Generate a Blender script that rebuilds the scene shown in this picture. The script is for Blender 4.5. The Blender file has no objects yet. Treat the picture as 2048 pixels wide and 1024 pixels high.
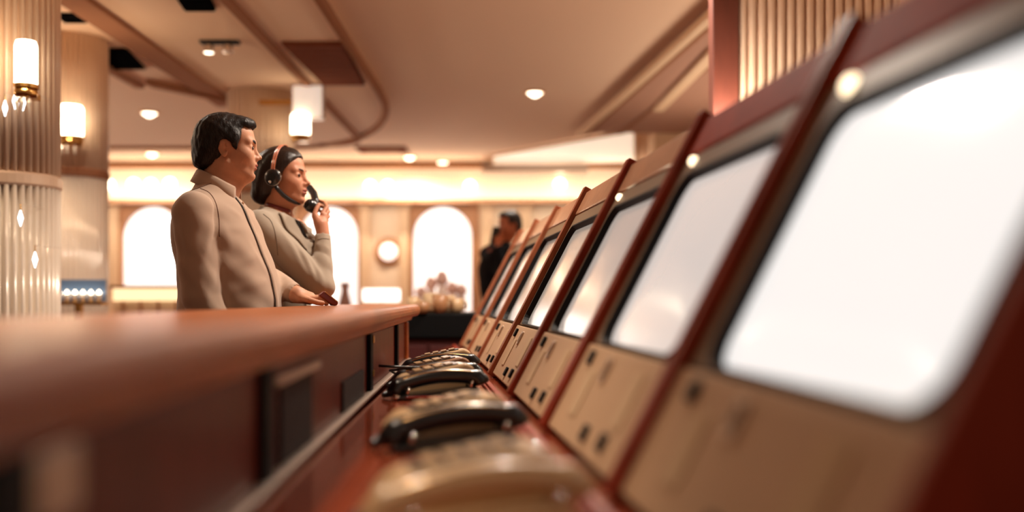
import bpy, bmesh, math, random
import numpy as np
from mathutils import Vector, Matrix

random.seed(7)
C = bpy.context.scene.collection
SC = bpy.context.scene
PI = math.pi

# ------------------------------------------------------------------ camera, sky, lights, exposure
EYE = 1.08            # height of the lens above the floor
F = 2048.0            # focal length in pixels of the 2048 wide frame (36 mm lens, 36 mm sensor)
HOR = 597.0           # row of the horizon
cam_data = bpy.data.cameras.new('camera')
cam_data.sensor_width = 36.0
cam_data.lens = 36.0
cam_data.shift_y = (HOR - 512.0) / 2048.0
cam_data.clip_start = 0.02
cam_data.clip_end = 60
cam_data.dof.use_dof = True
cam_data.dof.focus_distance = 3.3
cam_data.dof.aperture_fstop = 1.06
camera = bpy.data.objects.new('camera', cam_data)
C.objects.link(camera)
camera.location = (0, 0, EYE)
camera.rotation_euler = (PI / 2, 0, 0)
SC.camera = camera

SC.view_settings.view_transform = 'Standard'
SC.view_settings.look = 'None'
SC.view_settings.gamma = 1.0
SC.view_settings.use_curve_mapping = False
SC.view_settings.exposure = 0.0

world = bpy.data.worlds.new('world')
SC.world = world
world.use_nodes = True
world.node_tree.nodes['Background'].inputs[0].default_value = (1.0, 0.58, 0.36, 1)
world.node_tree.nodes['Background'].inputs[1].default_value = 0.2


def lamp(name, kind, loc, energy, color, size=0.2, rot=(0, 0, 0), size_y=None, spot=None):
    d = bpy.data.lights.new(name, kind)
    d.energy = energy
    d.color = color
    if kind == 'AREA':
        d.size = size
        if size_y:
            d.shape = 'RECTANGLE'
            d.size_y = size_y
        else:
            d.shape = 'DISK'
    else:
        d.shadow_soft_size = size
    if spot:
        d.spot_size = spot
        d.spot_blend = 0.6
    o = bpy.data.objects.new(name, d)
    C.objects.link(o)
    o.location = loc
    o.rotation_euler = rot
    return o


WARM = (1.0, 0.74, 0.50)
CREAM = (1.0, 0.86, 0.72)
CEIL = 2.90           # ceiling height
# ceiling lamps of the room (near ones unseen, without fixtures; far fixtures follow further down)
DOWNLIGHTS = [(0.10, 3.75, 62), (0.6, 5.0, 50), (-2.3, 5.2, 22), (0.9, 1.6, 0), (-1.2, 3.0, 0),
              (-4.5, 12.8, 60), (-1.31, 13.1, 60), (-0.92, 13.6, 40), (-3.4, 9.6, 70), (0.2, 9.0, 70)]
for i, (x, y, e) in enumerate(DOWNLIGHTS):
    if e:
        lamp('ceiling_lamp', 'SPOT', (x, y, CEIL - 0.03), e * 3.2, CREAM, 0.08, (0, 0, 0), spot=math.radians(150))
# narrow desk spots in the ceiling above the counter and the desk
for x, y, e in ((-0.75, 0.75, 13), (-0.62, 1.75, 42)):
    lamp('desk_spot', 'SPOT', (x, y, CEIL - 0.03), e * 3.2, (1.0, 0.80, 0.60), 0.06, (0, 0.12, 0), spot=math.radians(72))
# added unseen fill lights, without fixtures, brighten the ceiling from below
lamp('ceiling_fill', 'AREA', (-2.4, 13.3, 2.38), 26, CREAM, 8.0, (PI, 0, 0), 0.2)
lamp('ceiling_fill', 'AREA', (-6.3, 7.5, 1.9), 175, CREAM, 0.5, (PI, 0.35, 0), 5.0)
lamp('ceiling_fill', 'AREA', (1.9, 7.0, 1.9), 34, CREAM, 0.5, (PI, -0.25, 0), 5.0)
lamp('wall_fill', 'AREA', (-2.4, 13.3, 2.36), 34, (1.0, 0.9, 0.78), 8.0, (0.9, 0, 0), 0.12)  # added fill strip without a fixture, brightens the far wall
# daylight entering through the arched windows of the far wall
for x in (-4.88, -2.5, -0.95):
    lamp('window_light', 'AREA', (x, 13.7, 1.55), 9, (1.0, 0.95, 0.88), 0.75, (-PI / 2, 0, 0), 1.6)


# ------------------------------------------------------------------ materials
MATS = {}


def srgb(r, g, b):
    f = lambda c: c / 12.92 if c <= 0.04045 else ((c + 0.055) / 1.055) ** 2.4
    return (f(r / 255.0), f(g / 255.0), f(b / 255.0), 1.0)


def mat(name, col, rough=0.5, metal=0.0, coat=0.0, emit=None, estr=0.0, vary=0.0, vscale=8.0, stretch=(1, 1, 1),
        bump=0.0, bscale=60.0, spec=0.5, sss=0.0, sheen=0.0, bstretch=None):
    if name in MATS:
        return MATS[name]
    m = bpy.data.materials.new(name)
    m.use_nodes = True
    nt = m.node_tree
    b = nt.nodes['Principled BSDF']
    b.inputs['Base Color'].default_value = col
    b.inputs['Roughness'].default_value = rough
    b.inputs['Metallic'].default_value = metal
    b.inputs['Coat Weight'].default_value = coat
    b.inputs['Coat Roughness'].default_value = 0.06
    b.inputs['Specular IOR Level'].default_value = spec
    if sss:
        b.inputs['Subsurface Weight'].default_value = sss
        b.inputs['Subsurface Radius'].default_value = (0.02, 0.008, 0.004)
        b.inputs['Subsurface Scale'].default_value = 0.4
    if sheen:
        b.inputs['Sheen Weight'].default_value = sheen
    if emit:
        b.inputs['Emission Color'].default_value = emit
        b.inputs['Emission Strength'].default_value = estr
    if vary or bump:
        tc = nt.nodes.new('ShaderNodeTexCoord')
    if vary:
        mp = nt.nodes.new('ShaderNodeMapping')
        mp.inputs['Scale'].default_value = stretch
        nt.links.new(tc.outputs['Object'], mp.inputs[0])
        n = nt.nodes.new('ShaderNodeTexNoise')
        n.inputs['Scale'].default_value = vscale
        n.inputs['Detail'].default_value = 5
        nt.links.new(mp.outputs[0], n.inputs['Vector'])
        r = nt.nodes.new('ShaderNodeValToRGB')
        r.color_ramp.elements[0].position = 0.3
        r.color_ramp.elements[1].position = 0.7
        r.color_ramp.elements[0].color = tuple(c * (1 - vary) for c in col[:3]) + (1,)
        r.color_ramp.elements[1].color = tuple(min(1, c * (1 + vary)) for c in col[:3]) + (1,)
        nt.links.new(n.outputs['Fac'], r.inputs[0])
        nt.links.new(r.outputs[0], b.inputs['Base Color'])
    if bump:
        n2 = nt.nodes.new('ShaderNodeTexNoise')
        n2.inputs['Scale'].default_value = bscale
        n2.inputs['Detail'].default_value = 3
        if bstretch:
            mp2 = nt.nodes.new('ShaderNodeMapping')
            mp2.inputs['Scale'].default_value = bstretch
            nt.links.new(tc.outputs['Object'], mp2.inputs[0])
            nt.links.new(mp2.outputs[0], n2.inputs['Vector'])
        else:
            nt.links.new(tc.outputs['Object'], n2.inputs['Vector'])
        bp = nt.nodes.new('ShaderNodeBump')
        bp.inputs['Strength'].default_value = bump
        bp.inputs['Distance'].default_value = 0.004
        nt.links.new(n2.outputs['Fac'], bp.inputs['Height'])
        nt.links.new(bp.outputs[0], b.inputs['Normal'])
    MATS[name] = m
    return m


def M_(name):
    return MATS[name]


mat('counter_wood', srgb(156, 84, 38), 0.34, coat=0.0, spec=0.22, vary=0.25, vscale=5, stretch=(9, 1, 9))
mat('panel_wood', srgb(96, 36, 25), 0.4, coat=0.0, spec=0.16, vary=0.22, vscale=4, stretch=(6, 6, 1))
mat('desk_wood', srgb(142, 64, 40), 0.16, coat=0.6, vary=0.25, vscale=4, stretch=(1, 8, 8))
mat('console_wood', srgb(150, 58, 37), 0.42, spec=0.22, vary=0.25, vscale=5, stretch=(8, 8, 1))
mat('board_wood', srgb(152, 54, 33), 0.65, spec=0.06, vary=0.2, vscale=5, stretch=(1, 6, 6))
mat('cheek_tan', srgb(158, 92, 62), 0.4, spec=0.25, vary=0.2, vscale=5, stretch=(8, 8, 1))
mat('cap_wood', srgb(176, 126, 92), 0.35, coat=0.3, vary=0.12, vscale=5, stretch=(1, 6, 6))
mat('beige_metal', srgb(198, 164, 130), 0.65, spec=0.18)
mat('frame_metal', srgb(126, 102, 78), 0.5, spec=0.2)
mat('black_rubber', srgb(20, 18, 20), 0.6, spec=0.2)
mat('button_black', srgb(22, 18, 18), 0.7, spec=0.15)
mat('slot_metal', srgb(190, 168, 146), 0.5, metal=0.6)
mat('black_plastic', srgb(16, 15, 16), 0.3, coat=0.25)
mat('black_trim', srgb(8, 9, 11), 0.6, spec=0.15)
mat('dark_fabric', srgb(34, 20, 18), 0.9, bump=0.4, bscale=200)
mat('cream_plastic', srgb(206, 172, 130), 0.3, coat=0.3)
mat('tan_plastic', srgb(170, 122, 84), 0.35, coat=0.3)
mat('paper', srgb(206, 178, 144), 0.9, spec=0.08)
mat('red_lacquer', srgb(126, 26, 18), 0.2, coat=0.6)
mat('chrome', (0.85, 0.8, 0.75, 1), 0.12, metal=1.0)
mat('brass', srgb(214, 166, 96), 0.25, metal=1.0)
mat('pale_metal', srgb(196, 176, 160), 0.35, metal=0.6)
mat('ceiling_paint', srgb(238, 202, 168), 0.9, bump=0.05, bscale=30)
mat('soffit_shade', srgb(176, 130, 104), 0.85)  # weaker light on the soffit put into a darker paint
mat('groove_paint', srgb(160, 112, 84), 0.95, spec=0.05)
mat('trim_paint', srgb(226, 190, 150), 0.7)
mat('wall_paint', srgb(238, 212, 180), 0.85, vary=0.06, vscale=3)
mat('arch_wood', srgb(176, 122, 80), 0.6, vary=0.12, vscale=4)
mat('carpet', srgb(84, 26, 20), 0.95, vary=0.3, vscale=20, bump=0.3, bscale=300)
mat('vent_brown', srgb(126, 70, 48), 0.95, spec=0.05)
mat('reed_brass', srgb(230, 200, 172), 0.42, metal=0.1, coat=0.2)
mat('reed_glass', srgb(246, 232, 214), 0.2, metal=0.1, coat=0.4)
mat('post_wood', srgb(104, 52, 38), 0.5, vary=0.15, vscale=4, stretch=(5, 5, 1))
mat('lit_shade', srgb(255, 240, 215), 0.5, emit=(1.0, 0.84, 0.60, 1), estr=9.0)
mat('lit_bulb', srgb(255, 240, 215), 0.5, emit=(1.0, 0.85, 0.64, 1), estr=6.0)
mat('soft_globe', srgb(255, 240, 225), 0.5, emit=(1.0, 0.9, 0.8, 1), estr=1.6)
mat('vent_dark', srgb(62, 32, 24), 0.95, spec=0.0)
mat('cool_glint', srgb(235, 245, 255), 0.4, emit=(0.85, 0.95, 1.0, 1), estr=6.0)
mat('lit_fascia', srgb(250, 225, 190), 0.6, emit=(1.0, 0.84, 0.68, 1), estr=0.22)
mat('cove_glow', srgb(250, 235, 210), 0.6, emit=(1.0, 0.84, 0.66, 1), estr=0.66)
mat('lit_rail', srgb(255, 220, 160), 0.5, emit=(1.0, 0.74, 0.42, 1), estr=1.3)
mat('lit_sign', srgb(255, 250, 240), 0.5, emit=(1.0, 0.97, 0.92, 1), estr=2.2)
mat('window_glow', srgb(255, 255, 255), 0.3, emit=(1.0, 0.975, 0.94, 1), estr=1.0)
mat('stud_glint', srgb(255, 220, 170), 0.3, emit=(1.0, 0.80, 0.52, 1), estr=3.0)
mat('clear_crystal', srgb(240, 235, 225), 0.05, coat=0.5, metal=0.5)
mat('dark_hole', srgb(14, 14, 15), 0.95, spec=0.0)
mat('vent_black', srgb(16, 16, 18), 0.95, spec=0.0)


# ------------------------------------------------------------------ geometry helpers
def link(o, parent=None):
    C.objects.link(o)
    if parent is not None:
        o.parent = parent
    return o


def empty(name, loc=(0, 0, 0), rz=0.0, label=None, cat=None, group=None, kind=None):
    o = bpy.data.objects.new(name, None)
    C.objects.link(o)
    o.location = loc
    o.rotation_euler = (0, 0, rz)
    o.empty_display_size = 0.1
    return tag(o, label, cat, group, kind)


def tag(o, label=None, cat=None, group=None, kind=None):
    if label:
        o['label'] = label
    if cat:
        o['category'] = cat
    if group:
        o['group'] = group
    if kind:
        o['kind'] = kind
    return o


def mesh_obj(name, verts, faces, m, parent=None, smooth=False, bevel=0.0, seg=2):
    me = bpy.data.meshes.new(name)
    me.from_pydata([tuple(map(float, v)) for v in verts], [], [tuple(int(i) for i in f) for f in faces])
    me.update()
    bm = bmesh.new()
    bm.from_mesh(me)
    bmesh.ops.recalc_face_normals(bm, faces=bm.faces)
    bm.to_mesh(me)
    bm.free()
    if isinstance(m, str):
        m = MATS[m]
    me.materials.append(m)
    if smooth:
        for p in me.polygons:
            p.use_smooth = True
    o = bpy.data.objects.new(name, me)
    link(o, parent)
    if bevel:
        b = o.modifiers.new('bevel', 'BEVEL')
        b.width = bevel
        b.segments = seg
        b.limit_method = 'ANGLE'
        b.angle_limit = math.radians(35)
        b.harden_normals = False
    return o


class MB:
    """collects vertices and faces of one part"""

    def __init__(self):
        self.v = []
        self.f = []

    def add(self, verts, faces):
        n = len(self.v)
        self.v += [tuple(v) for v in verts]
        self.f += [tuple(i + n for i in f) for f in faces]
        return self

    def box(self, x0, x1, y0, y1, z0, z1):
        v = [(x, y, z) for x in (x0, x1) for y in (y0, y1) for z in (z0, z1)]
        f = [(0, 1, 3, 2), (4, 6, 7, 5), (0, 4, 5, 1), (2, 3, 7, 6), (0, 2, 6, 4), (1, 5, 7, 3)]
        return self.add(v, f)

    def prism(self, poly, a, b, fn):
        """poly of 2D points swept from a to b, fn(p, q, t) -> xyz"""
        n = len(poly)
        v = [fn(p[0], p[1], a) for p in poly] + [fn(p[0], p[1], b) for p in poly]
        f = [tuple(range(n)), tuple(range(2 * n - 1, n - 1, -1))]
        f += [(i, (i + 1) % n, n + (i + 1) % n, n + i) for i in range(n)]
        return self.add(v, f)

    def loops(self, loops, cap0=True, cap1=True):
        """loft of closed loops of equal length"""
        n = len(loops[0])
        v = [p for l in loops for p in l]
        f = []
        for k in range(len(loops) - 1):
            for i in range(n):
                j = (i + 1) % n
                f.append((k * n + i, k * n + j, (k + 1) * n + j, (k + 1) * n + i))
        if cap0:
            f.append(tuple(range(n)))
        if cap1:
            f.append(tuple((len(loops) - 1) * n + i for i in range(n - 1, -1, -1)))
        return self.add(v, f)

    def lathe(self, prof, n=24, c=(0, 0, 0), axis='z', ry=None):
        loops = []
        for r, h in prof:
            l = []
            for i in range(n):
                a = 2 * PI * i / n
                x, y = r * math.cos(a), r * math.sin(a)
                if axis == 'z':
                    l.append((c[0] + x, c[1] + y, c[2] + h))
                elif axis == 'x':
                    l.append((c[0] + h, c[1] + x, c[2] + y))
                else:
                    l.append((c[0] + x, c[1] + h, c[2] + y))
            loops.append(l)
        return self.loops(loops)

    def tube(self, pts, r, n=10):
        pts = [Vector(p) for p in pts]
        rr = r if isinstance(r, (list, tuple)) else [r] * len(pts)
        loops = []
        up = Vector((0.13, 0.21, 0.97)).normalized()
        for i, p in enumerate(pts):
            t = (pts[min(i + 1, len(pts) - 1)] - pts[max(i - 1, 0)]).normalized()
            s = t.cross(up)
            if s.length < 1e-3:
                s = t.cross(Vector((1, 0, 0)))
            s.normalize()
            q = s.cross(t)
            loops.append([tuple(p + s * (rr[i] * math.cos(2 * PI * k / n)) + q * (rr[i] * math.sin(2 * PI * k / n))) for k in range(n)])
        return self.loops(loops)

    def build(self, name, m, parent=None, smooth=False, bevel=0.0, seg=2):
        return mesh_obj(name, self.v, self.f, m, parent, smooth, bevel, seg)


def copy_tree(o, parent=None):
    c = o.copy()
    C.objects.link(c)
    if parent is not None:
        c.parent = parent
    for ch in list(o.children):
        copy_tree(ch, c)
    return c


def rrect(u0, u1, v0, v1, r, n=6):
    """rounded rectangle, 4*(n+1) points counter-clockwise"""
    out = []
    for (cu, cv, a0) in ((u1 - r, v1 - r, 0), (u0 + r, v1 - r, 90), (u0 + r, v0 + r, 180), (u1 - r, v0 + r, 270)):
        for k in range(n + 1):
            a = math.radians(a0 + 90.0 * k / n)
            out.append((cu + r * math.cos(a), cv + r * math.sin(a)))
    return out


def pix(px, py, Y):
    return ((px - 1024.0) / F * Y, Y, EYE - (py - HOR) / F * Y)


def ceil_pt(px, py, z=CEIL):
    Y = (z - EYE) * F / (HOR - py)
    return ((px - 1024.0) / F * Y, Y, z)


# ------------------------------------------------------------------ sculpting grid (signed distance, surface nets)
def smin(a, b, k):
    if k <= 0:
        return np.minimum(a, b)
    h = np.clip(0.5 + 0.5 * (b - a) / k, 0, 1)
    return b * (1 - h) + a * h - k * h * (1 - h)


def spaced(*segs):
    """axis samples: (start, end, step), (end, step) ..."""
    out = [segs[0][0]]
    for s in segs:
        a, b, st = (out[-1], s[0], s[1]) if len(s) == 2 else s
        n = max(1, int(round((b - a) / st)))
        out += [a + (b - a) * (i + 1) / n for i in range(n)]
    return np.array(out, dtype=np.float32)


class Grid:
    def __init__(self, xs, ys, zs):
        self.ax = [np.asarray(xs, np.float32), np.asarray(ys, np.float32), np.asarray(zs, np.float32)]
        self.D = np.full([len(a) for a in self.ax], 0.5, np.float32)

    def region(self, lo, hi):
        sl, co = [], []
        for i in range(3):
            a = int(np.searchsorted(self.ax[i], lo[i], 'left'))
            b = int(np.searchsorted(self.ax[i], hi[i], 'right'))
            if b <= a:
                return None, None
            sl.append(slice(a, b))
            sh = [1, 1, 1]
            sh[i] = b - a
            co.append(self.ax[i][a:b].reshape(sh))
        return tuple(sl), co

    def put(self, fn, lo, hi, k=0.0, op='u'):
        m = k + 0.03
        sl, co = self.region([v - m for v in lo], [v + m for v in hi])
        if sl is None:
            return self
        d = fn(*co).astype(np.float32)
        if op == 'u':
            self.D[sl] = smin(self.D[sl], d, k)
        elif op == 's':
            self.D[sl] = -smin(-self.D[sl], d, k)
        return self

    def capsule(self, a, b, ra, rb, k=0.0, op='u'):
        a, b = np.array(a, float), np.array(b, float)
        ba = b - a
        L = float(ba @ ba) + 1e-12

        def fn(X, Y, Z):
            h = np.clip(((X - a[0]) * ba[0] + (Y - a[1]) * ba[1] + (Z - a[2]) * ba[2]) / L, 0, 1)
            return np.sqrt((X - a[0] - h * ba[0]) ** 2 + (Y - a[1] - h * ba[1]) ** 2 + (Z - a[2] - h * ba[2]) ** 2) - (ra + (rb - ra) * h)
        r = max(ra, rb)
        return self.put(fn, np.minimum(a, b) - r, np.maximum(a, b) + r, k, op)

    def chain(self, pts, rad, k):
        """tapered limb through several joints, blended into the rest with k"""
        P = [np.array(p, float) for p in pts]

        def fn(X, Y, Z):
            d = None
            for i in range(len(P) - 1):
                a, ba = P[i], P[i + 1] - P[i]
                L = float(ba @ ba) + 1e-12
                h = np.clip(((X - a[0]) * ba[0] + (Y - a[1]) * ba[1] + (Z - a[2]) * ba[2]) / L, 0, 1)
                q = np.sqrt((X - a[0] - h * ba[0]) ** 2 + (Y - a[1] - h * ba[1]) ** 2 + (Z - a[2] - h * ba[2]) ** 2) - (rad[i] + (rad[i + 1] - rad[i]) * h)
                d = q if d is None else np.minimum(d, q)
            return d
        r = max(rad)
        return self.put(fn, np.min(P, axis=0) - r, np.max(P, axis=0) + r, k)

    def ell(self, c, r, k=0.0, R=None, op='u'):
        c, r = np.array(c, float), np.array(r, float)
        R = np.eye(3) if R is None else np.array(R, float)

        def fn(X, Y, Z):
            q = [((X - c[0]) * R[0, i] + (Y - c[1]) * R[1, i] + (Z - c[2]) * R[2, i]) for i in range(3)]
            k0 = np.sqrt(sum((q[i] / r[i]) ** 2 for i in range(3)))
            k1 = np.sqrt(sum((q[i] / r[i] ** 2) ** 2 for i in range(3))) + 1e-9
            return k0 * (k0 - 1) / k1
        ext = np.sqrt(((R * r) ** 2).sum(axis=1))
        return self.put(fn, c - ext, c + ext, k, op)

    def loft(self, lev, yaw, k=0.0, p=2.3, op='u'):
        """stacked elliptic sections: (z, a, b, rf, rs), turned by yaw towards the viewer"""
        lev = sorted(lev)
        zz = np.array([l[0] for l in lev])
        cy, sy = math.cos(yaw), math.sin(yaw)

        def fn(X, Y, Z):
            z = Z.ravel()
            I = [smooth_interp(z, zz, np.array([l[i] for l in lev])).reshape(Z.shape) for i in range(1, 5)]
            dx, dy = X - I[0], Y - I[1]
            f, s = dx * cy - dy * sy, -dx * sy - dy * cy
            k0 = (np.abs(f / I[2]) ** p + np.abs(s / I[3]) ** p + 1e-12) ** (1.0 / p)
            d = (k0 - 1) * np.minimum(I[2], I[3]) * 0.9
            return np.maximum(d, np.maximum(Z - zz[-1], zz[0] - Z))
        r = max(max(l[3], l[4]) for l in lev)
        lo = [min(l[1] for l in lev) - r, min(l[2] for l in lev) - r, zz[0]]
        hi = [max(l[1] for l in lev) + r, max(l[2] for l in lev) + r, zz[-1]]
        return self.put(fn, lo, hi, k, op)

    def plane(self, p, n):
        """cut away everything on the side the normal points to"""
        n = np.array(n, float)
        n /= np.linalg.norm(n)
        X, Y, Z = np.ix_(*self.ax)
        self.D = np.maximum(self.D, ((X - p[0]) * n[0] + (Y - p[1]) * n[1] + (Z - p[2]) * n[2]).astype(np.float32))
        return self

    def ridge(self, a, b, amp, sig):
        """raise (amp > 0) or press in (amp < 0) the surface along a segment"""
        a, b = np.array(a, float), np.array(b, float)
        ba = b - a
        L = float(ba @ ba) + 1e-12
        m = sig * 2.5
        sl, (X, Y, Z) = self.region(np.minimum(a, b) - m, np.maximum(a, b) + m)
        h = ((X - a[0]) * ba[0] + (Y - a[1]) * ba[1] + (Z - a[2]) * ba[2]) / L
        hc = np.clip(h, 0, 1)
        d2 = (X - a[0] - hc * ba[0]) ** 2 + (Y - a[1] - hc * ba[1]) ** 2 + (Z - a[2] - hc * ba[2]) ** 2
        w = 0.35 + 0.65 * np.sin(PI * np.clip(hc, 0.02, 0.98))
        self.D[sl] -= (amp * w * np.exp(-d2 / sig ** 2)).astype(np.float32)
        return self

    def displace(self, fn):
        X, Y, Z = np.ix_(*self.ax)
        near = np.abs(self.D) < 0.05
        self.D = np.where(near, self.D + fn(X, Y, Z).astype(np.float32), self.D)
        return self

    def surface(self):
        D = self.D
        nx, ny, nz = D.shape
        S = D < 0
        cnt = np.zeros((nx - 1, ny - 1, nz - 1), np.int8)
        for i in (0, 1):
            for j in (0, 1):
                for k in (0, 1):
                    cnt += S[i:nx - 1 + i, j:ny - 1 + j, k:nz - 1 + k]
        act = np.argwhere((cnt > 0) & (cnt < 8))
        idx = np.full(cnt.shape, -1, np.int32)
        idx[act[:, 0], act[:, 1], act[:, 2]] = np.arange(len(act))
        acc = np.zeros((len(act), 3))
        num = np.zeros(len(act))
        corners = [(i, j, k) for i in (0, 1) for j in (0, 1) for k in (0, 1)]
        for a in corners:
            for ax in range(3):
                if a[ax] == 1:
                    continue
                b = list(a)
                b[ax] = 1
                ia, ib = act + a, act + b
                da = D[ia[:, 0], ia[:, 1], ia[:, 2]]
                db = D[ib[:, 0], ib[:, 1], ib[:, 2]]
                m = (da < 0) != (db < 0)
                t = np.where(m, da / np.where(m, da - db, 1), 0)
                pa = np.stack([self.ax[c][ia[:, c]] for c in range(3)], 1)
                pb = np.stack([self.ax[c][ib[:, c]] for c in range(3)], 1)
                acc += np.where(m[:, None], pa + (pb - pa) * t[:, None], 0)
                num += m
        V = acc / num[:, None]
        quads = []
        for ax in range(3):
            o = [(1, 2), (2, 0), (0, 1)][ax]
            lo = [slice(1, -1)] * 3
            lo[ax] = slice(0, -1)
            hi = [slice(1, -1)] * 3
            hi[ax] = slice(1, None)
            A, B = S[tuple(lo)], S[tuple(hi)]
            e = np.argwhere(A != B)
            if not len(e):
                continue
            flip = B[e[:, 0], e[:, 1], e[:, 2]]
            base = e + 1
            base[:, ax] -= 1
            q = []
            for du, dv in ((-1, -1), (0, -1), (0, 0), (-1, 0)):
                c = base.copy()
                c[:, o[0]] += du
                c[:, o[1]] += dv
                q.append(idx[c[:, 0], c[:, 1], c[:, 2]])
            q = np.stack(q, 1)
            q[flip] = q[flip][:, ::-1]
            quads.append(q)
        Q = np.concatenate(quads) if quads else np.zeros((0, 4), int)
        Q = Q[(Q >= 0).all(axis=1)]
        return V, Q

    def mesh(self, name, smooth_it=1):
        V, Q = self.surface()
        for _ in range(smooth_it):
            acc = np.zeros_like(V)
            n = np.zeros(len(V))
            for a, b in ((0, 1), (1, 2), (2, 3), (3, 0)):
                np.add.at(acc, Q[:, a], V[Q[:, b]])
                np.add.at(acc, Q[:, b], V[Q[:, a]])
                np.add.at(n, Q[:, a], 1)
                np.add.at(n, Q[:, b], 1)
            V = V * 0.5 + 0.5 * acc / np.maximum(n, 1)[:, None]
        me = bpy.data.meshes.new(name)
        me.vertices.add(len(V))
        me.vertices.foreach_set('co', V.astype(np.float32).ravel())
        me.loops.add(Q.size)
        me.loops.foreach_set('vertex_index', Q.astype(np.int32).ravel())
        me.polygons.add(len(Q))
        me.polygons.foreach_set('loop_start', np.arange(0, Q.size, 4, dtype=np.int32))
        me.update(calc_edges=True)
        me.validate()
        for p in me.polygons:
            p.use_smooth = True
        return me


def smooth_interp(z, zz, v):
    """monotone-ish cubic through the section levels"""
    m = np.gradient(v, zz)
    i = np.clip(np.searchsorted(zz, z) - 1, 0, len(zz) - 2)
    h = zz[i + 1] - zz[i]
    t = np.clip((z - zz[i]) / h, 0, 1)
    return ((2 * t ** 3 - 3 * t ** 2 + 1) * v[i] + (t ** 3 - 2 * t ** 2 + t) * h * m[i]
            + (-2 * t ** 3 + 3 * t ** 2) * v[i + 1] + (t ** 3 - t ** 2) * h * m[i + 1])


def poly_sd(P, f, u):
    """signed distance to a 2D polygon, negative inside"""
    P = np.array(P, float)
    d = np.full(np.broadcast(f, u).shape, 1e9)
    inside = np.zeros(d.shape, bool)
    n = len(P)
    for i in range(n):
        a, b = P[i], P[(i + 1) % n]
        e = b - a
        wx, wy = f - a[0], u - a[1]
        t = np.clip((wx * e[0] + wy * e[1]) / (e @ e), 0, 1)
        d = np.minimum(d, (wx - e[0] * t) ** 2 + (wy - e[1] * t) ** 2)
        c = ((a[1] > u) != (b[1] > u)) & (f < (b[0] - a[0]) * (u - a[1]) / (b[1] - a[1] + 1e-12) + a[0])
        inside ^= c
    d = np.sqrt(d)
    return np.where(inside, -d, d)
# ------------------------------------------------------------------ the room
def struct(name, mb, m, label=None, cat=None, **k):
    o = mb.build(name, m, **k)
    return tag(o, label, cat, kind='structure')


struct('floor', MB().box(-9, 4.5, -2.0, 14.3, -0.06, 0.0), 'carpet', 'dark red carpeted floor of the hall', 'floor')
struct('ceiling', MB().box(-9, 4.5, 2.2, 14.3, CEIL, CEIL + 0.1), 'ceiling_paint', 'warm plaster ceiling of the hall', 'ceiling')
struct('wall_right', MB().box(2.75, 2.85, 2.2, 14.3, 0, CEIL), 'wall_paint', 'cream wall behind the consoles', 'wall')
struct('wall_left', MB().box(-8.9, -8.8, 2.2, 14.3, 0, CEIL), 'wall_paint', 'cream wall at the left end of the hall', 'wall')

# back wall with three arched openings
WY = 14.0
ARCHES = []
for px0, px1 in ((246, 366), (600, 716), (827, 943)):
    x0, x1 = (px0 - 1024) / F * WY, (px1 - 1024) / F * WY
    ARCHES.append((x0, x1))
ARCH_TOP = EYE + (HOR - 414) / F * WY
ARCH_BOT = 0.75


def arch_outline(x0, x1, zb, zt, n=20):
    r = (x1 - x0) / 2
    pts = [(x0, zb)]
    for k in range(n + 1):
        a = PI - PI * k / n
        pts.append(((x0 + x1) / 2 + r * math.cos(a), zt - r + r * math.sin(a)))
    pts.append((x1, zb))
    return pts


def arch_panel(mb, x0, x1, zb, zt, X0, X1, Zb, Zt, y0, y1):
    """flat panel X0..X1 x Zb..Zt with an arched hole"""
    inner = arch_outline(x0, x1, zb, zt)
    outer = []
    n = len(inner)
    for i, (x, z) in enumerate(inner):
        if i == 0:
            outer.append((X0, Zb))
        elif i == n - 1:
            outer.append((X1, Zb))
        else:
            t = (i - 1) / (n - 3)
            if t < 0.25:
                outer.append((X0, zt - (x1 - x0) / 2 + (Zt - zt + (x1 - x0) / 2) * t / 0.25))
            elif t > 0.75:
                outer.append((X1, zt - (x1 - x0) / 2 + (Zt - zt + (x1 - x0) / 2) * (1 - t) / 0.25))
            else:
                outer.append((X0 + (X1 - X0) * (t - 0.25) / 0.5, Zt))
    v = []
    for y in (y0, y1):
        v += [(p[0], y, p[1]) for p in inner]
        v += [(p[0], y, p[1]) for p in outer]
    f = []
    for i in range(n - 1):
        f.append((i, i + 1, n + i + 1, n + i))
        f.append((2 * n + i, 3 * n + i, 3 * n + i + 1, 2 * n + i + 1))
        f.append((i, 2 * n + i, 2 * n + i + 1, i + 1))
        f.append((n + i, n + i + 1, 3 * n + i + 1, 3 * n + i))
    f += [(0, n, 3 * n, 2 * n), (n - 1, 3 * n - 1, 4 * n - 1, 2 * n - 1)]
    mb.add(v, f)


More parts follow.
